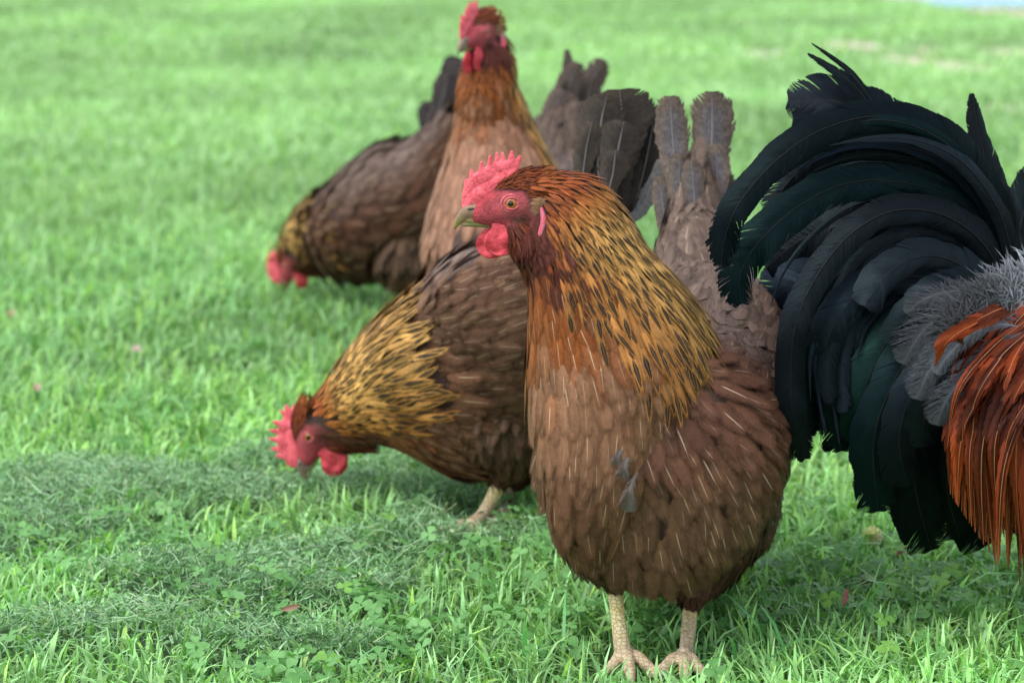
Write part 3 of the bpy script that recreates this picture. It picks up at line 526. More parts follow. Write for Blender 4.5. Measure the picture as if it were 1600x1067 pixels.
    def colf(qh):
        c = mix(pc['chest']*.7, pc['rust']*.75, smooth(-14, -34, qh[:, 0])*smooth(-5, 10, qh[:, 2])); c = mix(c, pc['maroon']*.8, smooth(-4, -20, qh[:, 2])); return c*rng.uniform(.7, 1.3, len(qh))[:, None]
    hair(root, 'crown_feathers', head, ht, keep, colf, L=9 if fine < 1.2 else 8, W=1.1*fine, spacing=.0021*fine, rise=.16)
    hair(root, 'face_bristles', head, ht, lambda qh: (bare_face(qh) > .35) & (np.exp(-((qh[:, 0]+8)**2/110+(qh[:, 2]+17)**2/40)) > rng.uniform(.08, .9, len(qh))), lambda qh: np.tile((.12, .055, .03), (len(qh), 1)), L=4.5, W=.35, spacing=.0013*fine, rise=.12)
    for sd_ in (1, -1):   # tuft covering the ear
        dd = ht.scatter(0, 4, .0013*fine, keep=lambda d: (lambda qh: ((qh[:, 0]+19)**2/22+(qh[:, 2]+1)**2/60 < 1) & (qh[:, 1]*sd_ > 0))(head.inv(d['p'])))
        plumage('ear_tuft', root, M_F, dd, .009, .0012, (.26, .14, .075), (.01, .01, .01), (0, .2, .3), kind='lance', nb=3, rise=.28, wob=.15, grav=.35)
    for th in thighs:
        kmax = th.k[-1]; d = th.scatter(.1, kmax-.04, lambda k: (.0088-.0012*k)*fine)
        d['back'] = -d['back']; t = d['k']/kmax; c = mix(pc['belly'], pc['brown']*.8, smooth(.2, 1, t))*rng.uniform(.75, 1.15, len(t))[:, None]
        plumage('thigh_feathers', root, M_F, d, (.030-.015*t)*fine**.7, (.0075-.0045*t)*fine**.8, c, pc['dark'], np.stack([.3+0*t, .35*(rng.uniform(0, 1, len(t)) > .55)*(1-t), .4+0*t], 1), grav=.3, nb=q, rise=.10, curl=-.02)

def wing(root, st, fine, pc, nprim=7, nm='wing'):
    """folded wing: covert-clad pad with long flight feathers laid along the flank"""
    w = Tube(st, 120, 60); V, F, a, b = w.core(.006)
    o = mesh_obj(nm, V, F, M_BODY, root, dict(colA=np.tile((.06, .03, .02), (len(V), 1))), smooth_sh=True)
    d = w.scatter(.2, w.k[-1]-.05, .0088*fine, keep=lambda d: np.abs(np.abs(d['th'])-math.pi/2) < 1.05); ab = rng.uniform(.8, 1.2, len(d['p']))
    plumage('wing_coverts', o, M_F, d, .036*fine**.7, .0074*fine**.8, np.array(pc)*ab[:, None], PAL['dark'], np.stack([.3*np.ones(len(ab)), .55*(rng.uniform(0, 1, len(ab)) > .3), .4+0*ab], 1), nb=8 if fine < 1.2 else 5, rise=.06, grav=.1)
    return o

def px3(lst): return [P(*q) for q in lst]

# ---- the large hen in front
r1 = empty('hen', G(1012, 1042), 'large brown hen standing in front, golden black-laced neck, head in profile to the left', 'hen', 'brown hens on the lawn'); r1['_s'] = 1.0
T = lambda px, py, Y, a, bt, bb, h: (P(px, py, Y), a, bt, bb, h)
trunk1 = Tube([T(1088, 385, 2.32, .022, .02, .02, -112), T(1095, 455, 2.29, .050, .045, .05, -112), T(1098, 550, 2.21, .080, .078, .085, -112), T(1068, 645, 2.11, .094, .085, .110, -114), T(1036, 692, 2.015, .099, .088, .112, -116), T(1008, 708, 1.955, .082, .078, .095, -118), T(990, 715, 1.93, .003, .003, .003, -120)])
neck1 = Tube([T(958, 872, 2.04, .012, .014, .014, -120), T(943, 822, 2.0, .034, .044, .046, -120), T(954, 745, 1.985, .051, .064, .066, -121), T(966, 660, 1.99, .068, .078, .071, -123), T(971, 578, 1.998, .076, .079, .071, -130), T(950, 500, 2.003, .068, .065, .065, -138), T(922, 432, 2.0, .055, .049, .052, -150), T(896, 376, 2.0, .045, .046, .042, -165), T(872, 332, 2.0, .033, .039, .040, -175), T(846, 310, 2.0, .023, .022, .032, 180), T(820, 303, 2.0, .012, .015, .012, 180)])
thA = Tube([T(940, 740, 2.02, .058, .055, .055, -100), T(926, 798, 2.01, .036, .046, .044, -100), T(933, 850, 2.0, .027, .034, .032, -100), T(952, 893, 2.0, .014, .017, .016, -100), T(959, 914, 2.0, .008, .009, .009, -100)], 90, 60)
thB = Tube([T(1100, 740, 2.08, .070, .065, .065, -100), T(1112, 808, 2.08, .050, .055, .055, -100), T(1102, 865, 2.07, .034, .045, .042, -100), T(1085, 912, 2.05, .018, .022, .02, -100), T(1080, 941, 2.045, .009, .010, .010, -100)], 90, 60)
head1 = Head(P(798, 315, 2.0), -178, 0, 0, .98)
bel1 = Tube([T(1150, 700, 2.26, .02, .03, .03, -112), T(1120, 760, 2.20, .054, .07, .07, -112), T(1075, 790, 2.12, .074, .08, .064, -112), T(1010, 810, 2.07, .066, .06, .055, -112), T(960, 800, 2.05, .03, .03, .03, -112)], 120, 80)
b1, ht1 = build_bird(r1, [trunk1, bel1], neck1, head1, [thA, thB], PAL, .0028)
dress_hen(r1, [(trunk1, 'body_feathers'), (bel1, 'belly_feathers')], neck1, head1, ht1, [thA, thB], off=3, tk=.01, cs=(1.1, 3.0, 4.0), hk=1.0, cape=(1.5, 2.25))
comb_beak_eyes(r1, head1, .0008, lobe=9.5)
wing(r1, [T(1200, 600, 2.28, .010, .02, .03, -112), T(1190, 615, 2.20, .016, .045, .06, -112), T(1172, 640, 2.11, .018, .055, .075, -112), T(1150, 660, 2.04, .015, .045, .06, -112), T(1135, 665, 2.0, .004, .02, .02, -112)], 1.0, (.075, .034, .020))
foot_leg(r1, [P(957, 895, 2.0), P(961, 925, 2.0), P(967, 975, 1.99), P(974, 1020, 1.985), G(979, 1048)+[0, 0, .014]], (6.5, 6.2, 6.2, 7.4, 8.5), -92, 1.0, toes=(-34, 4, 42), toe_len=(30, 46, 38))
foot_leg(r1, [P(1081, 915, 2.06), P(1079, 948, 2.045), P(1075, 990, 2.02), P(1072, 1020, 2.003), G(1068, 1052)+[0, 0, .014]], (6.8, 6.6, 6.2, 6.6, 8.0), -88, 1.0, toes=(-46, -4, 30), toe_len=(38, 46, 30))
tl = empty('x', (0, 0, 0), None, None); bpy.data.objects.remove(tl)
GR, BR = (.12, .115, .13), (.155, .115, .085)
def tail_group(root, feathers, mat=M_TAIL, colA=GR, colB=BR, nhint=(0, -1, .15), nb=60, shape='leaf', **kw):
    for i, (pts, w) in enumerate(feathers):
        v = rng.uniform(.75, 1.15); quill('tail_feather', root, mat, px3(pts), w, np.array(colB)*v*.66, np.array(colA)*v*.70, (.75, .6, .9), nhint, nb, 1.0, .16, seed=int(rng.integers(1e5)), shape=shape, **kw)
tail_group(r1, [([(1090, 400, 2.34), (1100, 300, 2.37), (1112, 220, 2.39), (1112, 143, 2.40)], .0200), ([(1075, 400, 2.34), (1062, 310, 2.36), (1052, 230, 2.38), (1047, 150, 2.39)], .0165), ([(1100, 400, 2.33), (1115, 330, 2.345), (1120, 270, 2.36), (1117, 225, 2.37)], .0125),
    ([(1070, 410, 2.32), (1068, 350, 2.335), (1063, 290, 2.345), (1060, 240, 2.35)], .012), ([(1090, 420, 2.31), (1088, 360, 2.32), (1084, 300, 2.33), (1080, 250, 2.34)], .011), ([(1105, 430, 2.33), (1125, 370, 2.35), (1133, 320, 2.36), (1137, 270, 2.37)], .010), ([(1060, 430, 2.33), (1042, 370, 2.35), (1036, 320, 2.36), (1030, 275, 2.37)], .009)])
dcov = Tube([T(1090, 260, 2.355, .006, .006, .006, -112), T(1088, 310, 2.345, .020, .014, .012, -112), T(1086, 370, 2.33, .032, .026, .02, -112), T(1092, 440, 2.29, .048, .045, .03, -112), T(1094, 520, 2.24, .06, .055, .03, -112)], 80, 60)
d = dcov.scatter(.4, 3.8, .0105); plumage('tail_coverts', r1, M_F, d, .034, .0105, (np.array((.125, .088, .068)))*rng.uniform(.75, 1.2, len(d['p']))[:, None], PAL['dark'], np.stack([.2+0*d['k'], .6*(rng.uniform(0, 1, len(d['k'])) > .6), .8+0*d['k']], 1), nb=9, rise=.10)

for (x0, y0, x1, y1, w) in [(988, 700, 976, 760, .007), (996, 735, 984, 800, .008), (980, 690, 962, 740, .006)]:
    quill('breast_down', r1, M_FLUFF, px3([(x0, y0, 1.925), ((x0+x1)/2-6, (y0+y1)/2, 1.915), (x1, y1, 1.925)]), w*.8, (.12, .092, .078), (.10, .08, .07), (0, .1, .3), (0, -1, .1), 70, .7, .3, 5, 'round', seed=int(rng.integers(1e6)), fluff=1.0, shaft_r=.0004)
# ---- hen pecking at the clippings
T0, P0 = T, P; q2 = .925
P = lambda px, py, Y: P0(px, py, Y*q2)
T = lambda px, py, Y, a, bt, bb, h: (P(px, py, Y), a*q2, bt*q2, bb*q2, h)
r2 = empty('hen', G(765, 826), 'brown hen bent down, pecking at the cut grass with its beak', 'hen', 'brown hens on the lawn'); r2['_s'] = 1.1
trunk2 = Tube([T(955, 330, 2.60, .022, .02, .02, 172), T(925, 400, 2.62, .055, .05, .055, 172), T(860, 490, 2.65, .088, .092, .10, 172), T(770, 540, 2.69, .095, .105, .132, 172), T(710, 565, 2.71, .085, .090, .125, 172), T(665, 582, 2.73, .055, .062, .092, 172), T(620, 592, 2.76, .02, .03, .03, 172)])
neck2 = Tube([T(745, 560, 2.69, .094, .100, .112, 172), T(690, 574, 2.70, .086, .088, .124, 174), T(645, 590, 2.71, .073, .076, .112, 176), T(605, 607, 2.725, .060, .062, .084, 178), T(566, 628, 2.735, .047, .049, .052, 180), T(532, 647, 2.745, .035, .036, .037, 180), T(508, 658, 2.75, .024, .025, .025, 180), T(494, 668, 2.76, .014, .015, .015, 180)])
head2 = Head(P(484, 678, 2.765), 180, -62, 0, .97)
th2a = Tube([T(790, 600, 2.68, .015, .015, .015, 180), T(790, 640, 2.66, .05, .06, .06, 180), T(795, 692, 2.66, .042, .052, .05, 180), T(790, 722, 2.66, .026, .030, .028, 180), T(782, 744, 2.66, .013, .016, .014, 180), T(777, 760, 2.66, .007, .008, .008, 180)], 80, 50)
th2b = Tube([T(840, 600, 2.74, .015, .015, .015, 180), T(840, 640, 2.78, .05, .06, .06, 180), T(830, 690, 2.78, .042, .052, .05, 180), T(815, 725, 2.78, .026, .030, .028, 180), T(804, 750, 2.78, .012, .014, .014, 180)], 80, 50)
b2, ht2 = build_bird(r2, [trunk2], neck2, head2, [th2a, th2b], PAL, .0034)
dress_hen(r2, [(trunk2, 'body_feathers')], neck2, head2, ht2, [th2a, th2b], fine=1.2, tone=1.3, cape=(1.5, 1.9), tk=1.0, hk=1.35, front_col=(.17, .085, .045))
comb_beak_eyes(r2, head2, .0011, beak_col=((.16, .12, .09), (.20, .16, .09)), comb_scale=1.0, comb_pts=[((-4, 20), (-15, 36), 5.0), ((-8, 18), (-19, 29), 4.6), ((33, -6), (40, 6), 4.6), ((30, 4), (37, 20), 4.6), ((24, 10), (33, 28), 4.6), ((17, 14), (24, 35), 4.4), ((10, 17), (16, 38), 4.4), ((2, 20), (6, 40), 4.6), ((-3, 22), (-8, 38), 4.6), ((20, 6), (18, 24), 6)], wattle_scale=1.22)
wing(r2, [T(950, 400, 2.52, .010, .02, .02, 172), T(880, 440, 2.54, .020, .05, .055, 172), T(800, 480, 2.58, .026, .068, .07, 172), T(720, 510, 2.62, .026, .058, .06, 172), T(660, 530, 2.66, .012, .03, .03, 172)], 1.2, (.135, .068, .042))
foot_leg(r2, [P(782, 740, 2.66), P(774, 768, 2.66), P(755, 802, 2.66), G(736, 844)+[0, 0, .014]], (8.5, 7.5, 6.6, 8), 190, 1.0)
foot_leg(r2, [P(803, 735, 2.78), P(796, 762, 2.78), P(790, 790, 2.78), G(787, 828)+[0, 0, .014]], (8, 6.8, 6.2, 7.6), 200, .95)
DK, DKB = (.020, .016, .013), (.055, .040, .027)
tail_group(r2, [([(965, 350, 2.58), (962, 280, 2.60), (972, 200, 2.62), (968, 140, 2.63)], .030), ([(950, 350, 2.57), (935, 270, 2.58), (938, 200, 2.60), (948, 150, 2.61)], .022), ([(975, 350, 2.6), (985, 270, 2.62), (1000, 210, 2.64), (1005, 155, 2.65)], .018), ([(980, 360, 2.6), (1000, 290, 2.62), (1012, 240, 2.63), (1022, 185, 2.64)], .016),
    ([(960, 370, 2.56), (960, 300, 2.57), (965, 240, 2.58), (975, 190, 2.59)], .020), ([(985, 350, 2.62), (1010, 300, 2.64), (1022, 250, 2.66), (1034, 215, 2.67)], .014), ([(970, 360, 2.63), (990, 300, 2.65), (1003, 230, 2.67), (1018, 168, 2.68)], .011), ([(955, 360, 2.55), (950, 310, 2.55), (958, 270, 2.56), (962, 235, 2.57)], .014), ([(940, 360, 2.62), (925, 300, 2.63), (922, 240, 2.64), (940, 175, 2.65)], .013), ([(930, 350, 2.56), (912, 290, 2.57), (915, 240, 2.58), (925, 190, 2.59)], .012)], colA=DK, colB=DKB, nb=45)
tail_group(r2, [([(975, 350, 2.58), (1000, 330, 2.60), (1018, 290, 2.62), (1030, 250, 2.63)], .010)], colA=(.2, .2, .18), colB=(.2, .2, .18), nb=30)

T, P = T0, P0

# ---- hen standing upright behind, chest towards the camera
r3 = empty('hen', G(790, 690), 'pale salmon breasted hen standing upright, facing the camera behind the others', 'hen', 'brown hens on the lawn'); r3['_s'] = 1.2
trunk3 = Tube([T(900, 215, 3.28, .02, .02, .02, -115), T(888, 270, 3.24, .045, .045, .05, -115), T(852, 340, 3.15, .075, .085, .10, -113), T(810, 400, 3.03, .088, .10, .11, -112), T(775, 410, 2.94, .086, .095, .11, -112), T(765, 400, 2.88, .055, .07, .08, -112), T(762, 395, 2.86, .02, .03, .03, -112)])
neck3 = Tube([T(776, 455, 2.95, .08, .07, .07, -112), T(780, 385, 2.95, .089, .082, .082, -112), T(778, 315, 2.96, .080, .075, .070, -112), T(774, 250, 2.97, .062, .058, .056, -114), T(768, 185, 2.97, .044, .043, .042, -116), T(761, 130, 2.96, .033, .034, .033, -118), T(763, 90, 2.96, .028, .029, .026, -120), T(760, 68, 2.96, .022, .020, .020, -122), T(754, 50, 2.96, .012, .012, .012, -122)])
head3 = Head(P(745, 50, 2.94), -122, -6, 0, .93)
th3 = [Tube([T(745, 440, 3.0, .015, .015, .015, -100), T(740, 480, 2.98, .05, .05, .05, -100), T(738, 540, 2.98, .035, .04, .04, -100), T(742, 590, 2.98, .012, .014, .014, -100)], 50, 40), Tube([T(845, 440, 3.04, .015, .015, .015, -100), T(850, 480, 3.02, .05, .05, .05, -100), T(850, 540, 3.02, .035, .04, .04, -100), T(846, 590, 3.0, .012, .014, .014, -100)], 50, 40)]
b3, ht3 = build_bird(r3, [trunk3], neck3, head3, th3, PAL, .004)
dress_hen(r3, [(trunk3, 'body_feathers')], neck3, head3, ht3, th3, fine=1.3, cape=(1.35, 1.85), front_col=(.27, .138, .085), tone=1.05, off=1, tk=2.2, cs=(2.4, 4.6, 5.6))
comb_beak_eyes(r3, head3, .0013, beak_col=((.24, .19, .13), (.22, .18, .10)), wattle_scale=1.15)
foot_leg(r3, [P(743, 580, 2.98), P(744, 620, 2.98), P(745, 650, 2.98), G(745, 690)+[0, 0, .014]], (7, 6.2, 6.2, 8), -105)
foot_leg(r3, [P(846, 580, 3.0), P(846, 620, 3.0), P(845, 650, 3.0), G(845, 686)+[0, 0, .014]], (7, 6.2, 6.2, 8), -105)
tail_group(r3, [([(880, 260, 3.25), (895, 200, 3.3), (915, 150, 3.33), (942, 93, 3.35)], .016), ([(872, 260, 3.24), (880, 190, 3.28), (888, 130, 3.3), (886, 78, 3.32)], .008), ([(870, 270, 3.22), (872, 210, 3.26), (880, 160, 3.28), (903, 98, 3.3)], .016), ([(885, 270, 3.24), (900, 220, 3.28), (915, 170, 3.3), (925, 120, 3.32)], .016), ([(860, 270, 3.2), (855, 220, 3.22), (862, 180, 3.24), (880, 140, 3.26)], .014), ([(890, 270, 3.2), (905, 235, 3.22), (910, 200, 3.24), (905, 160, 3.26)], .012)], colA=(.055, .043, .037), colB=(.085, .058, .044), nb=40)
dc3 = Tube([T(885, 160, 3.28, .01, .01, .01, -115), T(872, 210, 3.24, .034, .026, .02, -115), T(868, 270, 3.2, .052, .04, .03, -115), T(860, 330, 3.14, .066, .055, .04, -113)], 60, 50)
d = dc3.scatter(.3, 2.9, .013); plumage('tail_coverts', r3, M_F, d, .04, .011, np.array((.085, .060, .047))*rng.uniform(.75, 1.2, len(d['p']))[:, None], PAL['dark'], (.2, .2, .6), nb=5)

# ---- far hen, head down in the grass
r4 = empty('hen', G(625, 490), 'farthest hen with a black upright tail, head lowered into the grass', 'hen', 'brown hens on the lawn'); r4['_s'] = 1.25
trunk4 = Tube([T(715, 190, 3.72, .03, .03, .03, 175), T(695, 240, 3.75, .06, .055, .06, 175), T(665, 300, 3.78, .088, .095, .10, 175), T(612, 335, 3.82, .095, .102, .105, 175), T(558, 360, 3.87, .088, .085, .082, 175), T(520, 380, 3.92, .055, .06, .055, 175), T(500, 385, 3.94, .02, .02, .02, 175)])
neck4 = Tube([T(570, 360, 3.86, .082, .085, .078, 176), T(528, 366, 3.91, .066, .070, .060, 176), T(498, 376, 3.95, .052, .060, .045, 176), T(474, 391, 3.98, .038, .045, .030, 176), T(460, 404, 4.0, .027, .030, .024, 176), T(454, 410, 4.0, .014, .016, .012, 176)])
head4 = Head(P(450, 412, 3.98), 176, -60, 0, .95)
th4 = [Tube([T(640, 365, 3.80, .015, .015, .015, 180), T(640, 400, 3.75, .05, .055, .055, 180), T(645, 440, 3.75, .03, .035, .035, 180), T(642, 465, 3.75, .01, .012, .012, 180)], 50, 40), Tube([T(655, 365, 3.84, .015, .015, .015, 180), T(660, 400, 3.88, .05, .055, .055, 180), T(660, 440, 3.88, .03, .035, .035, 180), T(655, 460, 3.88, .01, .012, .012, 180)], 50, 40)]
b4, ht4 = build_bird(r4, [trunk4], neck4, head4, th4, PAL, .0045)
dress_hen(r4, [(trunk4, 'body_feathers')], neck4, head4, ht4, th4, fine=1.6, cape=(1.5, 2.2), tone=1.0, front_col=(.085, .045, .027))
comb_beak_eyes(r4, head4, .0015, comb_scale=.95)
foot_leg(r4, [P(643, 460, 3.75), P(641, 475, 3.75), P(636, 490, 3.75), G(632, 508)+[0, 0, .014]], (7, 6.2, 6.2, 8), 180)
foot_leg(r4, [P(655, 455, 3.88), P(655, 468, 3.88), P(652, 480, 3.88), G(650, 495)+[0, 0, .014]], (7, 6.2, 6.2, 8), 180)
tail_group(r4, [([(695, 225, 3.74), (690, 180, 3.76), (700, 130, 3.78), (712, 88, 3.8)], .018), ([(700, 225, 3.72), (705, 180, 3.74), (716, 130, 3.76), (722, 92, 3.78)], .022), ([(690, 230, 3.7), (682, 190, 3.72), (692, 150, 3.74), (700, 115, 3.76)], .018), ([(680, 240, 3.72), (670, 210, 3.73), (668, 185, 3.74), (676, 160, 3.75)], .016), ([(715, 220, 3.72), (725, 180, 3.74), (730, 140, 3.76), (728, 105, 3.78)], .024)], colA=(.02, .016, .014), colB=(.03, .02, .018), nb=36)

# ---- rooster at the right edge: tail towards the left, body running out of the picture
r5 = empty('rooster', G(1790, 1040), 'rooster with curving green-black sickle tail and orange-red saddle feathers, cut off by the right edge', 'rooster')
r5['_s'] = 1.1
trunk5 = Tube([T(1570, 480, 2.12, .03, .03, .03, 0), T(1600, 540, 2.12, .06, .06, .07, 0), T(1670, 620, 2.12, .085, .10, .115, 0), T(1770, 650, 2.12, .095, .11, .12, 0), T(1870, 620, 2.12, .085, .10, .11, 0), T(1930, 580, 2.12, .05, .06, .07, 0), T(1955, 570, 2.12, .02, .02, .02, 0)])
neck5 = Tube([T(1840, 600, 2.12, .08, .10, .09, 0), T(1880, 500, 2.12, .065, .075, .07, 0), T(1905, 400, 2.12, .05, .055, .05, 0), T(1915, 310, 2.12, .038, .042, .038, 0), T(1920, 240, 2.12, .028, .03, .028, 0), T(1925, 215, 2.12, .014, .016, .014, 0)])
head5 = Head(P(1945, 215, 2.12), 0, 0, 0, 1.05)
th5 = [Tube([T(1740, 715, 2.09, .015, .015, .015, 0), T(1740, 760, 2.06, .05, .06, .06, 0), T(1750, 840, 2.06, .035, .042, .04, 0), T(1745, 900, 2.06, .010, .012, .012, 0)], 50, 40), Tube([T(1800, 715, 2.15, .015, .015, .015, 0), T(1800, 760, 2.18, .05, .06, .06, 0), T(1810, 840, 2.18, .035, .042, .04, 0), T(1805, 900, 2.18, .010, .012, .012, 0)], 50, 40)]
PR = dict(PAL); PR['under'] = (.02, .02, .022)
b5, ht5 = build_bird(r5, [trunk5], neck5, head5, th5, PR, .0035)
comb_beak_eyes(r5, head5, .0014, comb_scale=1.25, wattle_scale=1.3)
foot_leg(r5, [P(1745, 890, 2.06), P(1740, 930, 2.06), P(1738, 980, 2.06), G(1738, 1030)+[0, 0, .014]], (8, 7.2, 7.2, 9), -10, 1.1)
foot_leg(r5, [P(1805, 890, 2.18), P(1800, 920, 2.18), P(1798, 960, 2.18), G(1798, 1010)+[0, 0, .014]], (8, 7.2, 7.2, 9), -10, 1.1)
d = trunk5.scatter(.1, 5.9, .012); plumage('body_feathers', r5, M_ROO, d, .036, .011, (.022, .024, .026), (.01, .01, .012), (0, 0, .3), nb=8, rise=.12, grav=.3)
for t5 in th5:
    d = t5.scatter(.1, 2.95, .010); d['back'] = -d['back']; plumage('thigh_feathers', r5, M_ROO, d, .028, .008, (.02, .02, .022), (.01, .01, .012), (0, 0, .3), nb=6)
d = neck5.scatter(.3, 4.9, .0085); plumage('neck_hackle', r5, M_ORANGE, d, .05, .0045, np.array((.50, .13, .02))*rng.uniform(.6, 1.2, len(d['p']))[:, None], (.03, .01, .01), (.3, .3, .2), kind='lance', nb=8, rise=.1)
hair(r5, 'crown_feathers', head5, ht5, lambda q: bare_face(q) < .35, (.4, .10, .02), L=11, W=1.3, spacing=.003)
K1, K2, KB = (.010, .014, .016), (.011, .024, .025), (.015, .021, .034)
def roo(pts, w, col=K1, shape='sickle', mat=M_ROO, nb=170, nh=(0, -1, .35), **kw):
    v = rng.uniform(.8, 1.25); quill('tail_feather', r5, mat, px3(pts), w, np.array(col)*v*.42*(.8, 1, 1.08), np.array(col)*v*.3, (.0, .6, .2), nh, nb, shape=shape, seed=int(rng.integers(1e6)), **kw)
# back layer: broad blunt tail feathers
roo([(1570, 430, 2.17), (1500, 300, 2.20), (1400, 205, 2.22), (1310, 160, 2.23), (1228, 155, 2.24)], .026, (.022, .022, .030), 'round', nh=(0, -1, .5))
roo([(1570, 430, 2.18), (1490, 320, 2.21), (1380, 225, 2.24), (1300, 185, 2.25), (1236, 185, 2.26)], .024, (.020, .020, .028), 'round')
roo([(1570, 440, 2.16), (1480, 330, 2.18), (1370, 260, 2.20), (1290, 250, 2.21), (1220, 275, 2.22)], .026, (.020, .014, .014), 'round')
roo([(1575, 430, 2.15), (1530, 320, 2.16), (1460, 255, 2.17), (1380, 225, 2.18), (1320, 215, 2.19)], .024, KB, 'round')
roo([(1575, 440, 2.14), (1520, 350, 2.15), (1440, 290, 2.16), (1360, 270, 2.17), (1300, 275, 2.18)], .026, KB, 'round')
roo([(1570, 450, 2.16), (1460, 380, 2.18), (1350, 350, 2.19), (1260, 370, 2.2), (1195, 420, 2.2)], .026, (.018, .018, .022), 'round')
roo([(1560, 470, 2.15), (1450, 430, 2.17), (1340, 420, 2.19), (1250, 440, 2.19), (1200, 480, 2.2)], .026, (.020, .024, .034), 'round')
roo([(1540, 500, 2.16), (1430, 470, 2.18), (1320, 470, 2.19), (1240, 478, 2.2), (1175, 490, 2.21)], .018, (.020, .020, .028), 'round')
roo([(1540, 510, 2.16), (1430, 500, 2.18), (1320, 500, 2.19), (1250, 510, 2.2), (1192, 535, 2.21)], .018, (.022, .026, .040), 'round')
roo([(1550, 520, 2.15), (1450, 560, 2.17), (1360, 600, 2.18), (1300, 630, 2.18), (1250, 640, 2.19)], .022, (.018, .020, .030), 'round')
roo([(1560, 560, 2.15), (1480, 600, 2.16), (1400, 640, 2.17), (1340, 670, 2.17), (1284, 703, 2.18)], .018, (.010, .011, .014), 'point')
roo([(1560, 540, 2.14), (1480, 560, 2.16), (1400, 600, 2.17), (1330, 625, 2.17), (1270, 630, 2.18)], .020, (.010, .011, .016), 'round')
for i in range(16):   # dense under-layer of the tail fan
    f = i/15; tx, ty = 1215+35*math.sin(f*5)+f*90, 250+f*400; mx, my = (tx+1570)/2-20, (ty+470)/2-70*(1-f)-10
    roo([(1575, 460, 2.20), (1520, my*.6+460*.4, 2.21), (mx, my, 2.22), ((mx+tx)/2, (my+ty)/2-12, 2.23), (tx, ty, 2.235)], .021, (.014, .016, .022), 'round', nb=80)
# thin tips showing over the top
roo([(1390, 200, 2.2), (1350, 140, 2.21), (1320, 105, 2.22), (1268, 68, 2.23)], .0035, K1, 'point', nb=50)
roo([(1390, 210, 2.2), (1340, 140, 2.21), (1300, 108, 2.22), (1262, 84, 2.23)], .006, K1, 'point', nb=50)
# upright feather at the right and the one behind it
roo([(1592, 450, 2.10), (1578, 370, 2.11), (1556, 300, 2.12), (1533, 225, 2.13), (1518, 145, 2.14)], .015, (.018, .017, .018), 'point', nh=(.2, -1, .1))
roo([(1600, 450, 2.14), (1592, 380, 2.16), (1600, 330, 2.18), (1618, 290, 2.2), (1640, 262, 2.22)], .018, (.012, .016, .018), 'round')
# the great sickles, nearest to the camera
roo([(1587, 440, 2.08), (1560, 330, 2.07), (1508, 240, 2.06), (1440, 195, 2.05), (1370, 182, 2.04), (1305, 195, 2.03), (1250, 222, 2.02), (1198, 265, 2.01), (1152, 322, 2.0), (1132, 375, 2.0), (1126, 420, 2.0)], .0135, K1, nb=300, splits=4, shaft_r=.0011)
roo([(1587, 450, 2.09), (1545, 350, 2.08), (1480, 300, 2.07), (1400, 282, 2.06), (1320, 288, 2.05), (1255, 318, 2.04), (1205, 358, 2.03), (1170, 400, 2.03), (1155, 440, 2.03), (1160, 480, 2.03)], .0165, K2, nb=300, splits=4, shaft_r=.0011)
roo([(1580, 460, 2.06), (1535, 380, 2.05), (1470, 335, 2.04), (1395, 330, 2.03), (1330, 365, 2.02), (1280, 425, 2.01), (1245, 500, 2.0), (1236, 580, 2.0), (1240, 650, 2.0), (1260, 722, 2.01)], .0125, (.022, .024, .028), nb=300, splits=6, shaft_r=.0011)
roo([(1570, 470, 2.08), (1500, 410, 2.07), (1420, 385, 2.06), (1340, 405, 2.05), (1285, 460, 2.04), (1262, 530, 2.04), (1258, 600, 2.04), (1268, 684, 2.05)], .010, K2, nb=220, splits=4)
roo([(1590, 440, 2.10), (1555, 320, 2.10), (1500, 250, 2.10), (1430, 212, 2.09), (1350, 208, 2.09), (1290, 235, 2.08), (1240, 275, 2.08), (1200, 330, 2.07)], .014, (.009, .010, .012), nb=240, splits=4)
roo([(1540, 480, 2.1), (1460, 440, 2.09), (1370, 430, 2.09), (1290, 470, 2.08), (1235, 540, 2.08), (1203, 605, 2.08)], .009, K1, 'point', nb=110)
arcs = [[(1587, 440), (1560, 330), (1508, 240), (1440, 195), (1370, 182), (1305, 195), (1250, 222), (1198, 265), (1152, 322), (1135, 375)], [(1587, 450), (1545, 350), (1480, 300), (1400, 282), (1320, 288), (1255, 318), (1205, 358), (1175, 400), (1160, 440), (1163, 475)],
    [(1580, 460), (1535, 380), (1470, 335), (1395, 330), (1330, 365), (1280, 425), (1245, 500), (1240, 580), (1243, 650), (1255, 700)], [(1570, 470), (1500, 425), (1440, 410), (1390, 430), (1345, 480), (1320, 540), (1310, 600), (1318, 650), (1330, 690), (1345, 720)], [(1570, 520), (1530, 500), (1480, 520), (1440, 560), (1410, 620), (1395, 680), (1390, 730), (1400, 770), (1420, 800), (1440, 830)]]
for i in range(30):   # narrower feathers lying loosely between the big ones
    q_ = rng.uniform(0, 3.999); a_ = int(q_); g_ = q_-a_; pa, pb = np.array(arcs[a_], float), np.array(arcs[a_+1], float); m_ = int(rng.integers(6, 10)); pth = (pa*(1-g_)+pb*g_)[:m_]+np.cumsum(rng.normal(0, 2.6, (m_, 2)), 0)
    Yb = 2.03+.03*rng.uniform(-1, 1); roo([(x_, y_, Yb+.05*(1-k_/m_)) for k_, (x_, y_) in enumerate(pth)], rng.uniform(.0045, .0095), [K1, K2, KB, (.022, .026, .032), (.03, .034, .04)][int(rng.integers(0, 5))], rng.choice(['sickle', 'point', 'lance']), nb=130, nh=(rng.uniform(-.5, .5), -1, rng.uniform(-.1, .8)), splits=5, jag=.02)
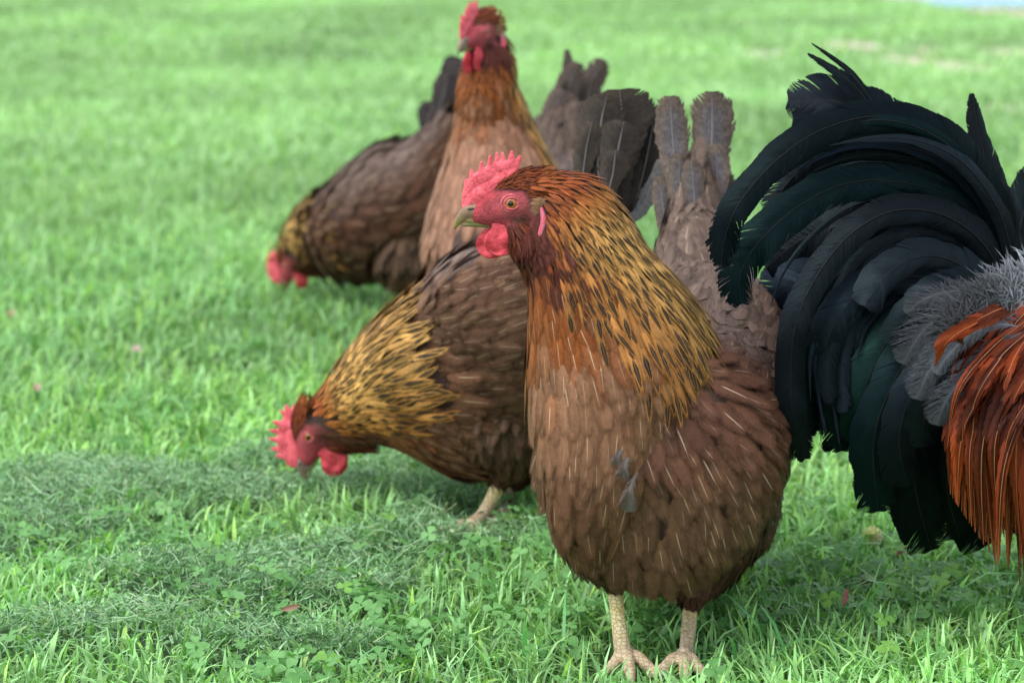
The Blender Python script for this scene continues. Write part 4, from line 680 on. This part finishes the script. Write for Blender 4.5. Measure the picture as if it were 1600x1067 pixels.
# lower curtain of curving side hangers
for pts, w, c in [
    ([(1560, 490, 2.06), (1480, 450, 2.05), (1400, 460, 2.04), (1340, 520, 2.03), (1312, 600, 2.03), (1315, 708, 2.04)], .016, K2),
    ([(1560, 500, 2.05), (1490, 475, 2.04), (1420, 495, 2.03), (1370, 560, 2.02), (1345, 640, 2.02), (1350, 690, 2.03)], .016, (.012, .030, .024)),
    ([(1565, 520, 2.05), (1500, 500, 2.03), (1440, 530, 2.02), (1395, 600, 2.01), (1365, 690, 2.01), (1372, 802, 2.02)], .017, K2),
    ([(1570, 540, 2.06), (1520, 540, 2.05), (1470, 590, 2.04), (1435, 670, 2.03), (1430, 760, 2.03), (1456, 862, 2.05)], .020, K1),
    ([(1570, 540, 2.04), (1520, 520, 2.02), (1465, 550, 2.01), (1425, 610, 2.0), (1405, 690, 2.0), (1420, 760, 2.01)], .015, (.014, .018, .022)),
    ([(1560, 480, 2.03), (1480, 440, 2.03), (1400, 435, 2.03), (1330, 470, 2.02), (1290, 540, 2.02), (1280, 600, 2.03)], .015, (.022, .028, .036)),
    ([(1590, 560, 2.07), (1540, 600, 2.06), (1500, 680, 2.05), (1480, 760, 2.05), (1500, 840, 2.06)], .020, K1),
    ([(1600, 600, 2.08), (1560, 660, 2.07), (1530, 740, 2.07), (1520, 800, 2.07), (1540, 855, 2.08)], .020, K1),
    ([(1590, 560, 2.1), (1500, 620, 2.1), (1430, 700, 2.1), (1390, 750, 2.1), (1338, 735, 2.11)], .016, (.014, .013, .013)),
    ([(1590, 600, 2.1), (1520, 660, 2.09), (1460, 730, 2.09), (1420, 770, 2.09), (1398, 808, 2.1)], .014, (.05, .036, .03)),
    ([(1570, 470, 2.04), (1510, 420, 2.03), (1450, 400, 2.02), (1390, 425, 2.01), (1350, 480, 2.0)], .014, (.026, .030, .034)),
    ([(1575, 480, 2.02), (1530, 450, 2.01), (1480, 450, 2.0), (1430, 480, 2.0), (1390, 540, 2.0)], .013, (.020, .026, .030)),
    ([(1580, 500, 2.03), (1530, 500, 2.01), (1480, 540, 2.0), (1450, 610, 1.99), (1440, 700, 2.0)], .014, (.020, .024, .028))]:
    roo(pts, w, c, nb=220, splits=3)
# soft grey down over the tail root
for pts, w, c in [
    ([(1585, 490, 1.99), (1540, 470, 1.98), (1490, 480, 1.97), (1440, 520, 1.97), (1410, 570, 1.98)], .011, (.12, .13, .155)),
    ([(1590, 500, 1.98), (1540, 500, 1.97), (1490, 530, 1.96), (1452, 580, 1.96), (1432, 625, 1.97)], .011, (.15, .16, .19)),
    ([(1595, 520, 1.97), (1560, 540, 1.96), (1520, 575, 1.95), (1482, 620, 1.95), (1462, 665, 1.96)], .010, (.13, .14, .165)),
    ([(1595, 500, 1.98), (1550, 470, 1.98), (1500, 455, 1.98), (1450, 465, 1.98), (1415, 490, 1.99)], .008, (.09, .095, .11)),
    ([(1590, 510, 1.96), (1552, 508, 1.955), (1515, 525, 1.95), (1482, 555, 1.95), (1462, 585, 1.955)], .007, (.22, .23, .27))]:
    quill('tail_down', r5, M_FLUFF, px3(pts), w*1.15, np.array(c)*.5, np.array(c)*.35, (0, .1, .3), (0, -1, .2), 300, .75, .35, 8, 'round', seed=int(rng.integers(1e6)), fluff=.8, shaft_r=.0004)
nh_ = 1500; f = rng.uniform(0, 1, nh_)**.9; hx = 1612-125*f+rng.normal(0, 8, nh_); hy = 440+75*f+rng.normal(0, 13, nh_); an = rng.normal(2.2, .6, nh_)   # wispy down where the tail meets the back
hd = dict(p=np.array([P(a_, b_, 1.975-.02*c_+rng.normal(0, .004)) for a_, b_, c_ in zip(hx, hy, f)]), n=nrm(np.stack([rng.normal(0, .4, nh_), -np.ones(nh_), rng.normal(.2, .3, nh_)], 1)), back=np.stack([np.cos(an), rng.normal(-.2, .2, nh_), np.sin(an)-.3*f], 1), k=f, th=f, around=np.tile((0, 0, 1.), (nh_, 1)))
hv = np.clip(.34-.55*f, .06, .34)*rng.uniform(.6, 1.2, nh_)
plumage('tail_down', r5, M_FLUFF, hd, rng.uniform(.010, .024, nh_), .0006, np.stack([hv*.95, hv, hv*1.12], 1), (.1, .1, .1), (0, 0, .2), kind='lance', nb=4, rise=.2, curl=-.5, wob=.4)
# long narrow saddle feathers spilling over the rump
SA = []
for i in range(400):
    f = (i+.5)/400; lay = rng.uniform(0, 1)
    x0 = rng.uniform(1570, 1850); y0 = 455+rng.uniform(0, 60)+max(0, (x0-1600))*.05+lay*60
    reach = rng.uniform(.55, 1.0); xe = x0-rng.uniform(20, 110)*(1.0 if x0 < 1700 else .5)-10; ye = min(y0+rng.uniform(250, 440)*reach, 915-max(0, 1580-xe)*1.5)
    if xe < 1485: xe = 1485+rng.uniform(0, 30)
    Y0 = 2.0-.06*lay; SA.append((x0, y0, xe, ye, Y0))
SA += [(1600, 478, 1462, 572, 1.945), (1600, 470, 1500, 548, 1.95), (1605, 500, 1480, 700, 1.95), (1600, 520, 1490, 745, 1.96)]
for (x0, y0, xe, ye, Y0) in SA:
    pts = [(x0, y0, Y0+.05), (x0*.70+xe*.30-18, y0*.78+ye*.22, Y0), (x0*.32+xe*.68-22, y0*.45+ye*.55, Y0-.01), (xe, ye, Y0+.005)]
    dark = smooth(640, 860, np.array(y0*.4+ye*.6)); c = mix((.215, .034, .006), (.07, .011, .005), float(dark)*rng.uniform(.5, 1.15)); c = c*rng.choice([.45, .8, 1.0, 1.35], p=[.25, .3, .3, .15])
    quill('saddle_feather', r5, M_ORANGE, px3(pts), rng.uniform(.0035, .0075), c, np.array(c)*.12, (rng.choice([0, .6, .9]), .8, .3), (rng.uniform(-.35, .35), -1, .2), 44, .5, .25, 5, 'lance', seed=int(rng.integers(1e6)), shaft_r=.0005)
# ------------------------------------------------------------------ lawn
def mask_px(x, y, items):
    """sum of soft elliptical patches given as (px, py, rx metres, ry metres)"""
    m = np.zeros_like(x)
    for px, py, rx, ry in items:
        g = G(px, py); m = np.maximum(m, np.exp(-(((x-g[0])/rx)**2+((y-g[1])/ry)**2)))
    return m
HEAPS = [(120, 790, .17, .16), (330, 800, .15, .10), (60, 850, .12, .12), (520, 905, .13, .10), (640, 880, .10, .08), (430, 960, .10, .05), (300, 930, .12, .07), (540, 790, .12, .07), (690, 800, .06, .06), (810, 872, .065, .03), (650, 845, .05, .05), (180, 1010, .14, .05), (640, 960, .06, .05), (450, 1040, .12, .03), (400, 750, .05, .07), (620, 760, .06, .05)]
DIRT = [(1210, 85, .22, .6), (1340, 75, .22, .8), (1412, 95, .22, .5), (1500, 106, .25, .55), (1590, 85, .2, .7), (1440, 80, .15, .6), (1560, 172, .2, .25), (30, 290, .08, .06), (1590, 20, .8, 2)]
def gz(x, y):
    return .010*(fbm(x*4, y*4, 5)-.5)*smooth(1.2, 3, y)+.016*mask_px(x, y, HEAPS)*(.5+fbm(x*12, y*12, 9))
def axis(parts):
    return np.unique(np.concatenate([np.linspace(a, b, n) for a, b, n in parts]))
gx = axis([(-300, -20, 12), (-20, -4, 30), (-4, -1, 40), (-1, 1, 160), (1, 4, 40), (4, 20, 30), (20, 300, 12)]); gy = axis([(-60, 0, 10), (0, 1.4, 10), (1.4, 3.4, 150), (3.4, 8, 90), (8, 26, 60), (26, 120, 30), (120, 900, 14)])
X, Y = np.meshgrid(gx, gy); near = (Y < 6) & (np.abs(X) < 1.6); Z = np.where(near, gz(X, Y), 0.0)-.002
m, nt, N, Lk, b = new_mat('lawn_soil'); tc = N.new('ShaderNodeTexCoord'); n1 = noise(nt, 1.3, 4, tc.outputs['Object']); n2 = noise(nt, 35, 4, tc.outputs['Object'], rough=.7)
A = N.new('ShaderNodeAttribute'); A.attribute_name = 'colA'; k = mth(nt, 'MULTIPLY_ADD', n2, 1.0, .5); kc = N.new('ShaderNodeCombineColor'); [Lk.new(k, kc.inputs[i]) for i in range(3)]
Lk.new(mixc(nt, 1., mixc(nt, ss(nt, n1, .35, .7), A.outputs['Color'], mixc(nt, 1., A.outputs['Color'], (1.25, 1.1, 1.2), 'MULTIPLY')), kc.outputs[0], 'MULTIPLY'), b.inputs['Base Color']); b.inputs['Roughness'].default_value = .9; bump(nt, n2, .5, .01, b)
dm = mask_px(X, Y, DIRT)*(fbm(X*3, Y*1.2, 3)*.9+.55); far = smooth(3, 8, Y)
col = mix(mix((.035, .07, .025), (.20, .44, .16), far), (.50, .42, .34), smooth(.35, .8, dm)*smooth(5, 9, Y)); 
V = np.stack([X, Y, Z], -1).reshape(-1, 3)
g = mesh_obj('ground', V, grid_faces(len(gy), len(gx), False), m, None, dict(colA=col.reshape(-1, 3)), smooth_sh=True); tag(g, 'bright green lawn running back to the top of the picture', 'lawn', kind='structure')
# strip of pale paving beyond the lawn at top right
def flat_strip(name, y0, y1, x0, x1, z, mat, h=.04):
    v = np.array([(x0, y0, 0), (x1, y0, 0), (x1, y1, 0), (x0, y1, 0), (x0, y0, z+h), (x1, y0, z+h), (x1, y1, z+h), (x0, y1, z+h)], float)
    return mesh_obj(name, v, [(0, 1, 5, 4), (1, 2, 6, 5), (2, 3, 7, 6), (3, 0, 4, 7), (4, 5, 6, 7)], mat)
def plain(name, c, r=.8):
    m, nt, N, Lk, b = new_mat(name); tc = N.new('ShaderNodeTexCoord'); n = noise(nt, 3, 4, tc.outputs['Object']); Lk.new(mixc(nt, n, tuple(np.array(c)*.75), tuple(np.array(c)*1.2)), b.inputs['Base Color']); b.inputs['Roughness'].default_value = r; return m
a, c_, e = G(1395, 3), G(1470, 12), G(1800, 12)
tag(flat_strip('pavement', G(0, 3)[1], 30, a[0], 9, 0, plain('pale_paving', (.50, .44, .50))), 'pale pinkish paving beyond the far edge of the lawn', 'pavement', kind='structure')
tag(flat_strip('path', G(0, 12)[1], G(0, 4)[1], c_[0], 9.5, .0, plain('blue_path', (.22, .42, .50)), .03), 'pale blue strip along the far edge of the lawn', 'path', kind='structure')

def blades(n, xs, ys, h, w, cols, seg=3, lean=.5, zf=gz, flat=0.0, mat=M_GRASS, name='grass', label=None, z0=None):
    az = rng.uniform(0, 2*math.pi, n); d = np.stack([np.cos(az), np.sin(az), 0*az], 1); s = np.stack([-np.sin(az), np.cos(az), 0*az], 1)
    tw = rng.normal(0, .5, n); base = np.stack([xs, ys, (zf(xs, ys) if z0 is None else z0)-.002], 1); ln = np.abs(rng.normal(lean, .35, n))+flat
    V = []; 
    for i in range(seg+1):
        t = i/seg; ang = ln*t*1.1; p = base+d*(h*np.sin(ang)*t)[:, None]+np.array([0, 0, 1.])*(h*np.cos(ang)*t)[:, None]
        ww = w*(1-.25*t)*(1 if i < seg else .12); sv = s*np.cos(tw*t)[:, None]+d*np.sin(tw*t)[:, None]
        V += [p-sv*ww[:, None]/2, p+sv*ww[:, None]/2]
    V = np.stack(V, 1); k = 2*(seg+1); F = np.concatenate([np.array([[2*i, 2*i+1, 2*i+3, 2*i+2]]) for i in range(seg)]); F = (F[None]+(np.arange(n)*k)[:, None, None]).reshape(-1, 4)
    tt = np.repeat(np.arange(seg+1)/seg, 2); uv = np.stack([np.tile([0, 1], seg+1), tt], 1)
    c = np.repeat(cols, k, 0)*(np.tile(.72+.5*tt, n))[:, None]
    return V.reshape(-1, 3), F, c, np.tile(uv, (n, 1))
def field(dens, y0, y1, widen=1.25):
    ys_, xs_ = [], []; A = 0; steps = 40
    for i in range(steps):
        a_, b_ = y0+(y1-y0)*i/steps, y0+(y1-y0)*(i+1)/steps; hw = (b_*.2018+.10)*widen; n = int(dens((a_+b_)/2)*(b_-a_)*2*hw)
        ys_.append(rng.uniform(a_, b_, n)); xs_.append(rng.uniform(-hw, hw, n))
        x_, y_ = np.concatenate(xs_), np.concatenate(ys_); q_ = rng.uniform(0, 1, len(x_)) < .45   # thinner margin on both sides of the view
    hw = (y_[q_]*.2018+.10)*widen; return np.r_[x_, np.sign(x_[q_])*(hw+rng.uniform(0, 1, q_.sum())*(.35+.12*y_[q_]))], np.r_[y_, y_[q_]]
def green(n, x, y):
    p = fbm(x*2.2, y*2.2, 21); q = fbm(x*9, y*9, 33); r = rng.uniform(0, 1, n)
    c = mix((.115, .255, .085), (.21, .40, .12), np.clip((p-.3)*2.2, 0, 1)); c = mix(c, (.16, .42, .16), np.clip(q*1.6-.75, 0, 1)*.8); c = mix(c, (.028, .115, .030), (r < .25)*.75); c = mix(c, (.22, .46, .24), (r > .86)*.8); c = mix(c, (.26, .44, .07), ((r > .40) & (r < .46))*.9)
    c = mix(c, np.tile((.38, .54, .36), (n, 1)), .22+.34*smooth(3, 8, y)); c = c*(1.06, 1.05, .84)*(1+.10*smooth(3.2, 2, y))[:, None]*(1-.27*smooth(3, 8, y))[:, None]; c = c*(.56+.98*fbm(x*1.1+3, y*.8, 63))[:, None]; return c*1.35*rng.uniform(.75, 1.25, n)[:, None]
FEET = [(745, 865), (770, 858), (715, 856), (735, 842), (700, 850), (979, 1050), (1068, 1052), (990, 1060), (1040, 1062), (950, 1045), (738, 826), (787, 812)]
if BUILD_GRASS:
    VV, FF, CC, UU = [], [], [], []; off = 0
    for (dens, y0, y1, hh, ww, seg) in ((lambda y: 30000, 1.45, 2.3, .034, .0026, 3), (lambda y: 22000, 2.3, 3.2, .036, .0030, 3), (lambda y: 11000, 3.2, 6.0, .040, .0042, 2), (lambda y: 3000, 6, 11, .042, .0080, 2), (lambda y: 900, 11, 26, .050, .018, 2)):
        x, y = field(dens, y0, y1); heap = mask_px(x, y, HEAPS); foot = mask_px(x, y, [(a, b, .030, .035) for a, b in FEET]); dirt = mask_px(x, y, DIRT)*(fbm(x*3, y*1.2, 3)*.9+.55)
        bare = (y > 14) & (dirt > 2)
        kp = (rng.uniform(0, 1, len(x)) > heap*.38) & (rng.uniform(0, 1, len(x)) > foot*.75) & ((rng.uniform(0, 1, len(x)) > smooth(.35, .75, dirt)*.93) | (y < 5)) & (y < G(0, 12)[1]-.05+100*(x < c_[0]))
        x, y = x[kp], y[kp]; heap, foot = heap[kp], foot[kp]; n = len(x); tuft = fbm(x*7, y*7, 51)
        h = hh*(.45+1.0*tuft)*rng.uniform(.5, 1.45, n)*(1-.35*foot)*(1-.45*heap); w = ww*rng.uniform(.5, 1.5, n)*np.where(rng.uniform(0, 1, n) > .93, 1.8, 1)
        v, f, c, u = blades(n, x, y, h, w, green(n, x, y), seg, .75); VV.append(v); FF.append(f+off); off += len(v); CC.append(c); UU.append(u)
    # a few long stray blades near the camera
    sx, sy = [], []
    for px, py in [(1130, 1074), (1180, 1075), (672, 1060), (670, 1000), (1300, 960), (1230, 1050), (880, 1050), (820, 1060), (1420, 900), (1340, 1000), (1550, 1010), (1480, 960), (150, 700), (40, 690), (240, 720), (1150, 1060), (1200, 1030)]:
        q = G(px, py); sx.append(q[0]); sy.append(q[1])
    n = len(sx); v, f, c, u = blades(n, np.array(sx), np.array(sy), rng.uniform(.06, .10, n), rng.uniform(.003, .0055, n), np.tile((.13, .38, .12), (n, 1))*rng.uniform(.8, 1.4, n)[:, None], 3, .8); VV.append(v); FF.append(f+off); off += len(v); CC.append(c); UU.append(u)
    gr = mesh_obj('grass', np.concatenate(VV), np.concatenate(FF), M_GRASS, None, dict(colA=np.concatenate(CC)), np.concatenate(UU)); tag(gr, 'short bright green grass blades of the lawn', 'grass', kind='stuff')
    # clover leaves: three rounded leaflets on a stalk
    a_ = []; fa = []; ua = []; b0 = 0
    for kx in range(3):
        th = kx*2*math.pi/3; d = np.array([math.cos(th), math.sin(th)]); s = np.array([-d[1], d[0]])
        prof = [(.04, .06), (.30, .30), (.62, .50), (.88, .42), (1.0, .20)]
        for (t, wd) in prof:
            for sg in (-1, 0, 1):
                q = d*(t if sg else t*.97)+s*wd*sg; a_.append((q[0], q[1], .10*abs(sg)*wd*2+.18*t-.22*t*t)); ua.append((.5+.5*sg, t))
        for i in range(4):
            for j in range(2): q = b0+i*3+j; fa.append((q, q+1, q+4, q+3))
        b0 += 15
    tv = np.array(a_); tf = np.array(fa); tu = np.array(ua)
    x, y = field(lambda y: 3600 if y < 2.6 else 2400 if y < 3.2 else 1200, 1.45, 4.6); pt = fbm(x*5, y*5, 77)+.25*mask_px(x, y, [(720, 980, .16, .12), (1000, 960, .25, .12), (560, 1040, .1, .1), (1100, 900, .2, .15)]); kp = (rng.uniform(0, 1, len(x)) < smooth(.42, .68, pt)*.95+.04) & (rng.uniform(0, 1, len(x)) > .9*mask_px(x, y, HEAPS)) & (rng.uniform(0, 1, len(x)) > mask_px(x, y, [(a, b, .03, .035) for a, b in FEET]))
    x, y = x[kp], y[kp]; n = len(x); R_ = rng.uniform(.0050, .0108, n); az = rng.uniform(0, 6.28, n); tilt = rng.normal(0, .38, (n, 2)); nz = nrm(np.stack([tilt[:, 0], tilt[:, 1]-.12, np.ones(n)], 1))
    ex = nrm(np.stack([np.cos(az), np.sin(az), -(nz[:, 0]*np.cos(az)+nz[:, 1]*np.sin(az))/nz[:, 2]], 1)); ey = np.cross(nz, ex); o = np.stack([x, y, gz(x, y)+rng.uniform(.012, .034, n)], 1)
    Vc = o[:, None]+R_[:, None, None]*(ex[:, None]*tv[None, :, :1]+ey[:, None]*tv[None, :, 1:2]+nz[:, None]*tv[None, :, 2:3]); k = len(tv)
    Fc = (tf[None]+(np.arange(n)*k)[:, None, None]).reshape(-1, 4); cc = mix((.09, .25, .06), (.19, .42, .13), rng.uniform(0, 1, n)); cc = mix(cc, (.20, .42, .07), (rng.uniform(0, 1, n) > .9)*.8)
    v2, f2, c2, u2 = blades(n, x, y, o[:, 2]-gz(x, y), np.full(n, .0012), np.tile((.09, .22, .06), (n, 1)), 2, .0)
    cl = mesh_obj('clover', np.concatenate([Vc.reshape(-1, 3), v2]), np.concatenate([Fc, f2+n*k]), M_CLOVER, None, dict(colA=np.concatenate([np.repeat(cc, k, 0), c2])), np.concatenate([np.tile(tu, (n, 1)), u2])); tag(cl, 'low clover leaves scattered between the grass in front', 'clover', kind='stuff')
    # mown clippings lying in loose heaps
    x, y = field(lambda y: 110000, 1.7, 3.05, 1.15); hp = mask_px(x, y, HEAPS); pat = fbm(x*10, y*10, 91); kp = rng.uniform(0, 1, len(x)) < np.clip(smooth(.10, .80, hp*(.25+pat*1.3)), 0, 1)*.95+.02
    kp &= (mask_px(x, y, [(1000, 1055, .12, .12), (1300, 980, .35, .2)]) < .3)
    x, y, hp = x[kp], y[kp], hp[kp]; n = len(x); L = rng.gamma(3.0, .0042, n); az = rng.uniform(0, 6.28, n); el = rng.normal(.12, .38, n); wd = rng.uniform(.0004, .0013, n)*np.where(rng.uniform(0,1,n)>.96, 2.0, 1)
    d = np.stack([np.cos(az)*np.cos(el), np.sin(az)*np.cos(el), np.sin(el)], 1); s = nrm(np.cross(d, np.stack([rng.normal(0, .6, n), rng.normal(0, .6, n), np.ones(n)], 1)))
    o = np.stack([x, y, gz(x, y)+.006+rng.uniform(0, 1, n)*.022*np.clip(hp*1.3, .25, 1)], 1); nn = np.cross(d, s); cv = rng.normal(0, .18, n); V = []
    for t in (0, .5, 1): p = o+d*(L*(t-.5))[:, None]+nn*(cv*L*(t-.5)**2*4)[:, None]; V += [p-s*wd[:, None]/2, p+s*wd[:, None]/2]
    V = np.stack(V, 1); F = (np.array([[0, 1, 3, 2], [2, 3, 5, 4]])[None]+(np.arange(n)*6)[:, None, None]).reshape(-1, 4)
    r = rng.uniform(0, 1, n); c = mix((.12, .26, .11), (.24, .44, .20), rng.uniform(0, 1, n)); c = mix(c, (.36, .54, .32), (r > .72)*.85); c = mix(c, (.35, .42, .22), (r > .95)*.9); c = mix(c, (.015, .04, .02), (r < .13)*.8)
    cp_ = mesh_obj('grass_clippings', V.reshape(-1, 3), F, M_CLIP, None, dict(colA=np.repeat(c, 6, 0)), np.tile([(0, 0), (1, 0), (0, .5), (1, .5), (0, 1), (1, 1)], (n, 1))); tag(cp_, 'dull dark green mown clippings lying in loose heaps at the left', 'grass clippings', kind='stuff')
    # small flowers and petals
    def blossom(px, py, label, col, R, npet, z, cone=.9, name='clover_flower', up=.5):
        q = G(px, py); q[2] = gz(q[:1], q[1:2])[0]; rt = empty(name, q, label, 'flower'); V, F = [], []
        for i in range(npet):
            th = i*2.399; ph = math.acos(1-(i+.5)/npet*(1+cone)); d_ = np.array([math.cos(th)*math.sin(ph), math.sin(th)*math.sin(ph), math.cos(ph)]); s_ = nrm(np.cross(d_, [.1, .2, 1.])); nn_ = np.cross(s_, d_); c0 = q+[0, 0, z]; b_ = len(V)
            for t, w_ in ((.2, .10), (.65, .24), (1.0, .10)): V += [c0+d_*R*t-s_*R*w_+nn_*R*.1*t, c0+d_*R*t+s_*R*w_]
            F += [(b_, b_+1, b_+3, b_+2), (b_+2, b_+3, b_+5, b_+4)]
        V = np.array(V); mesh_obj('petals', V, F, M_PETAL, rt, dict(colA=np.tile(col, (len(V), 1))*rng.uniform(.8, 1.1, (len(V), 1))), np.tile([(.5, .5)], (len(V), 1)))
        st = chain([q, q+[.002, 0, z*.5], q+[0, 0, z]], (.0009, .0009, .0009), m=6, sub=2); mesh_obj('stem', st[0][:-2], st[1], M_CLOVER, rt, dict(colA=np.tile((.1, .25, .06), (len(st[0])-2, 1))), np.zeros((len(st[0])-2, 2)))
    blossom(1362, 884, 'cream white clover flower in the grass below the rooster tail', (.75, .72, .52), .0105, 60, .030)
    blossom(1356, 940, 'faded orange and cream clover flower right of the front hen', (.62, .40, .25), .007, 40, .020)
    blossom(213, 592, 'small pale pink flower in the lawn left of the pecking hen', (.78, .52, .68), .010, 14, .035, .2, 'daisy')
    blossom(58, 655, 'small pink flower in the grass near the left edge', (.70, .42, .50), .009, 12, .035, .2, 'daisy')
    blossom(553, 765, 'tiny white flower right under the wattles of the pecking hen', (.7, .8, .6), .009, 14, .042, .2, 'daisy')
    blossom(18, 525, 'faint pink flower at the far left edge of the lawn', (.62, .42, .42), .010, 12, .03, .2, 'daisy')
    def petal(px, py, ang, L, w, col, label, z=.03, el=.4):
        q = G(px, py); d_ = np.array([math.cos(ang)*math.cos(el), 0.2, math.sin(ang)+el*.2]); d_ = nrm(d_); s_ = nrm(np.cross(d_, [0, -1, .3])); V = []; q = q+[0, 0, z]; nn_ = np.cross(d_, s_)
        for i in range(7):
            t = i/6; ww = w*math.sin(math.pi*(.12+.80*t))
            for j in (-1, -.4, .4, 1): V.append(q+d_*L*(t-.5)+s_*ww*j+nn_*w*.5*(1-j*j))
        V = np.array(V); o_ = mesh_obj('fallen_petal', V, grid_faces(7, 4, False), M_PETAL, None, dict(colA=np.tile(col, (len(V), 1))), np.tile([(.5, .5)], (len(V), 1)), True, origin=q); tag(o_, label, 'petal')
    petal(1320, 985, 1.25, .015, .0022, (.42, .13, .16), 'dark pink petal standing upright in the grass right of the hen')
    petal(1408, 910, .5, .012, .0022, (.25, .09, .12), 'dark purple petal lying in the grass below the rooster tail')
    petal(560, 942, 1.0, .010, .003, (.12, .06, .08), 'small dark purple petal among the clover near the front', .026)
    petal(455, 1010, .1, .016, .0025, (.38, .20, .16), 'dry brownish pink petal on the clippings at bottom left', .034)
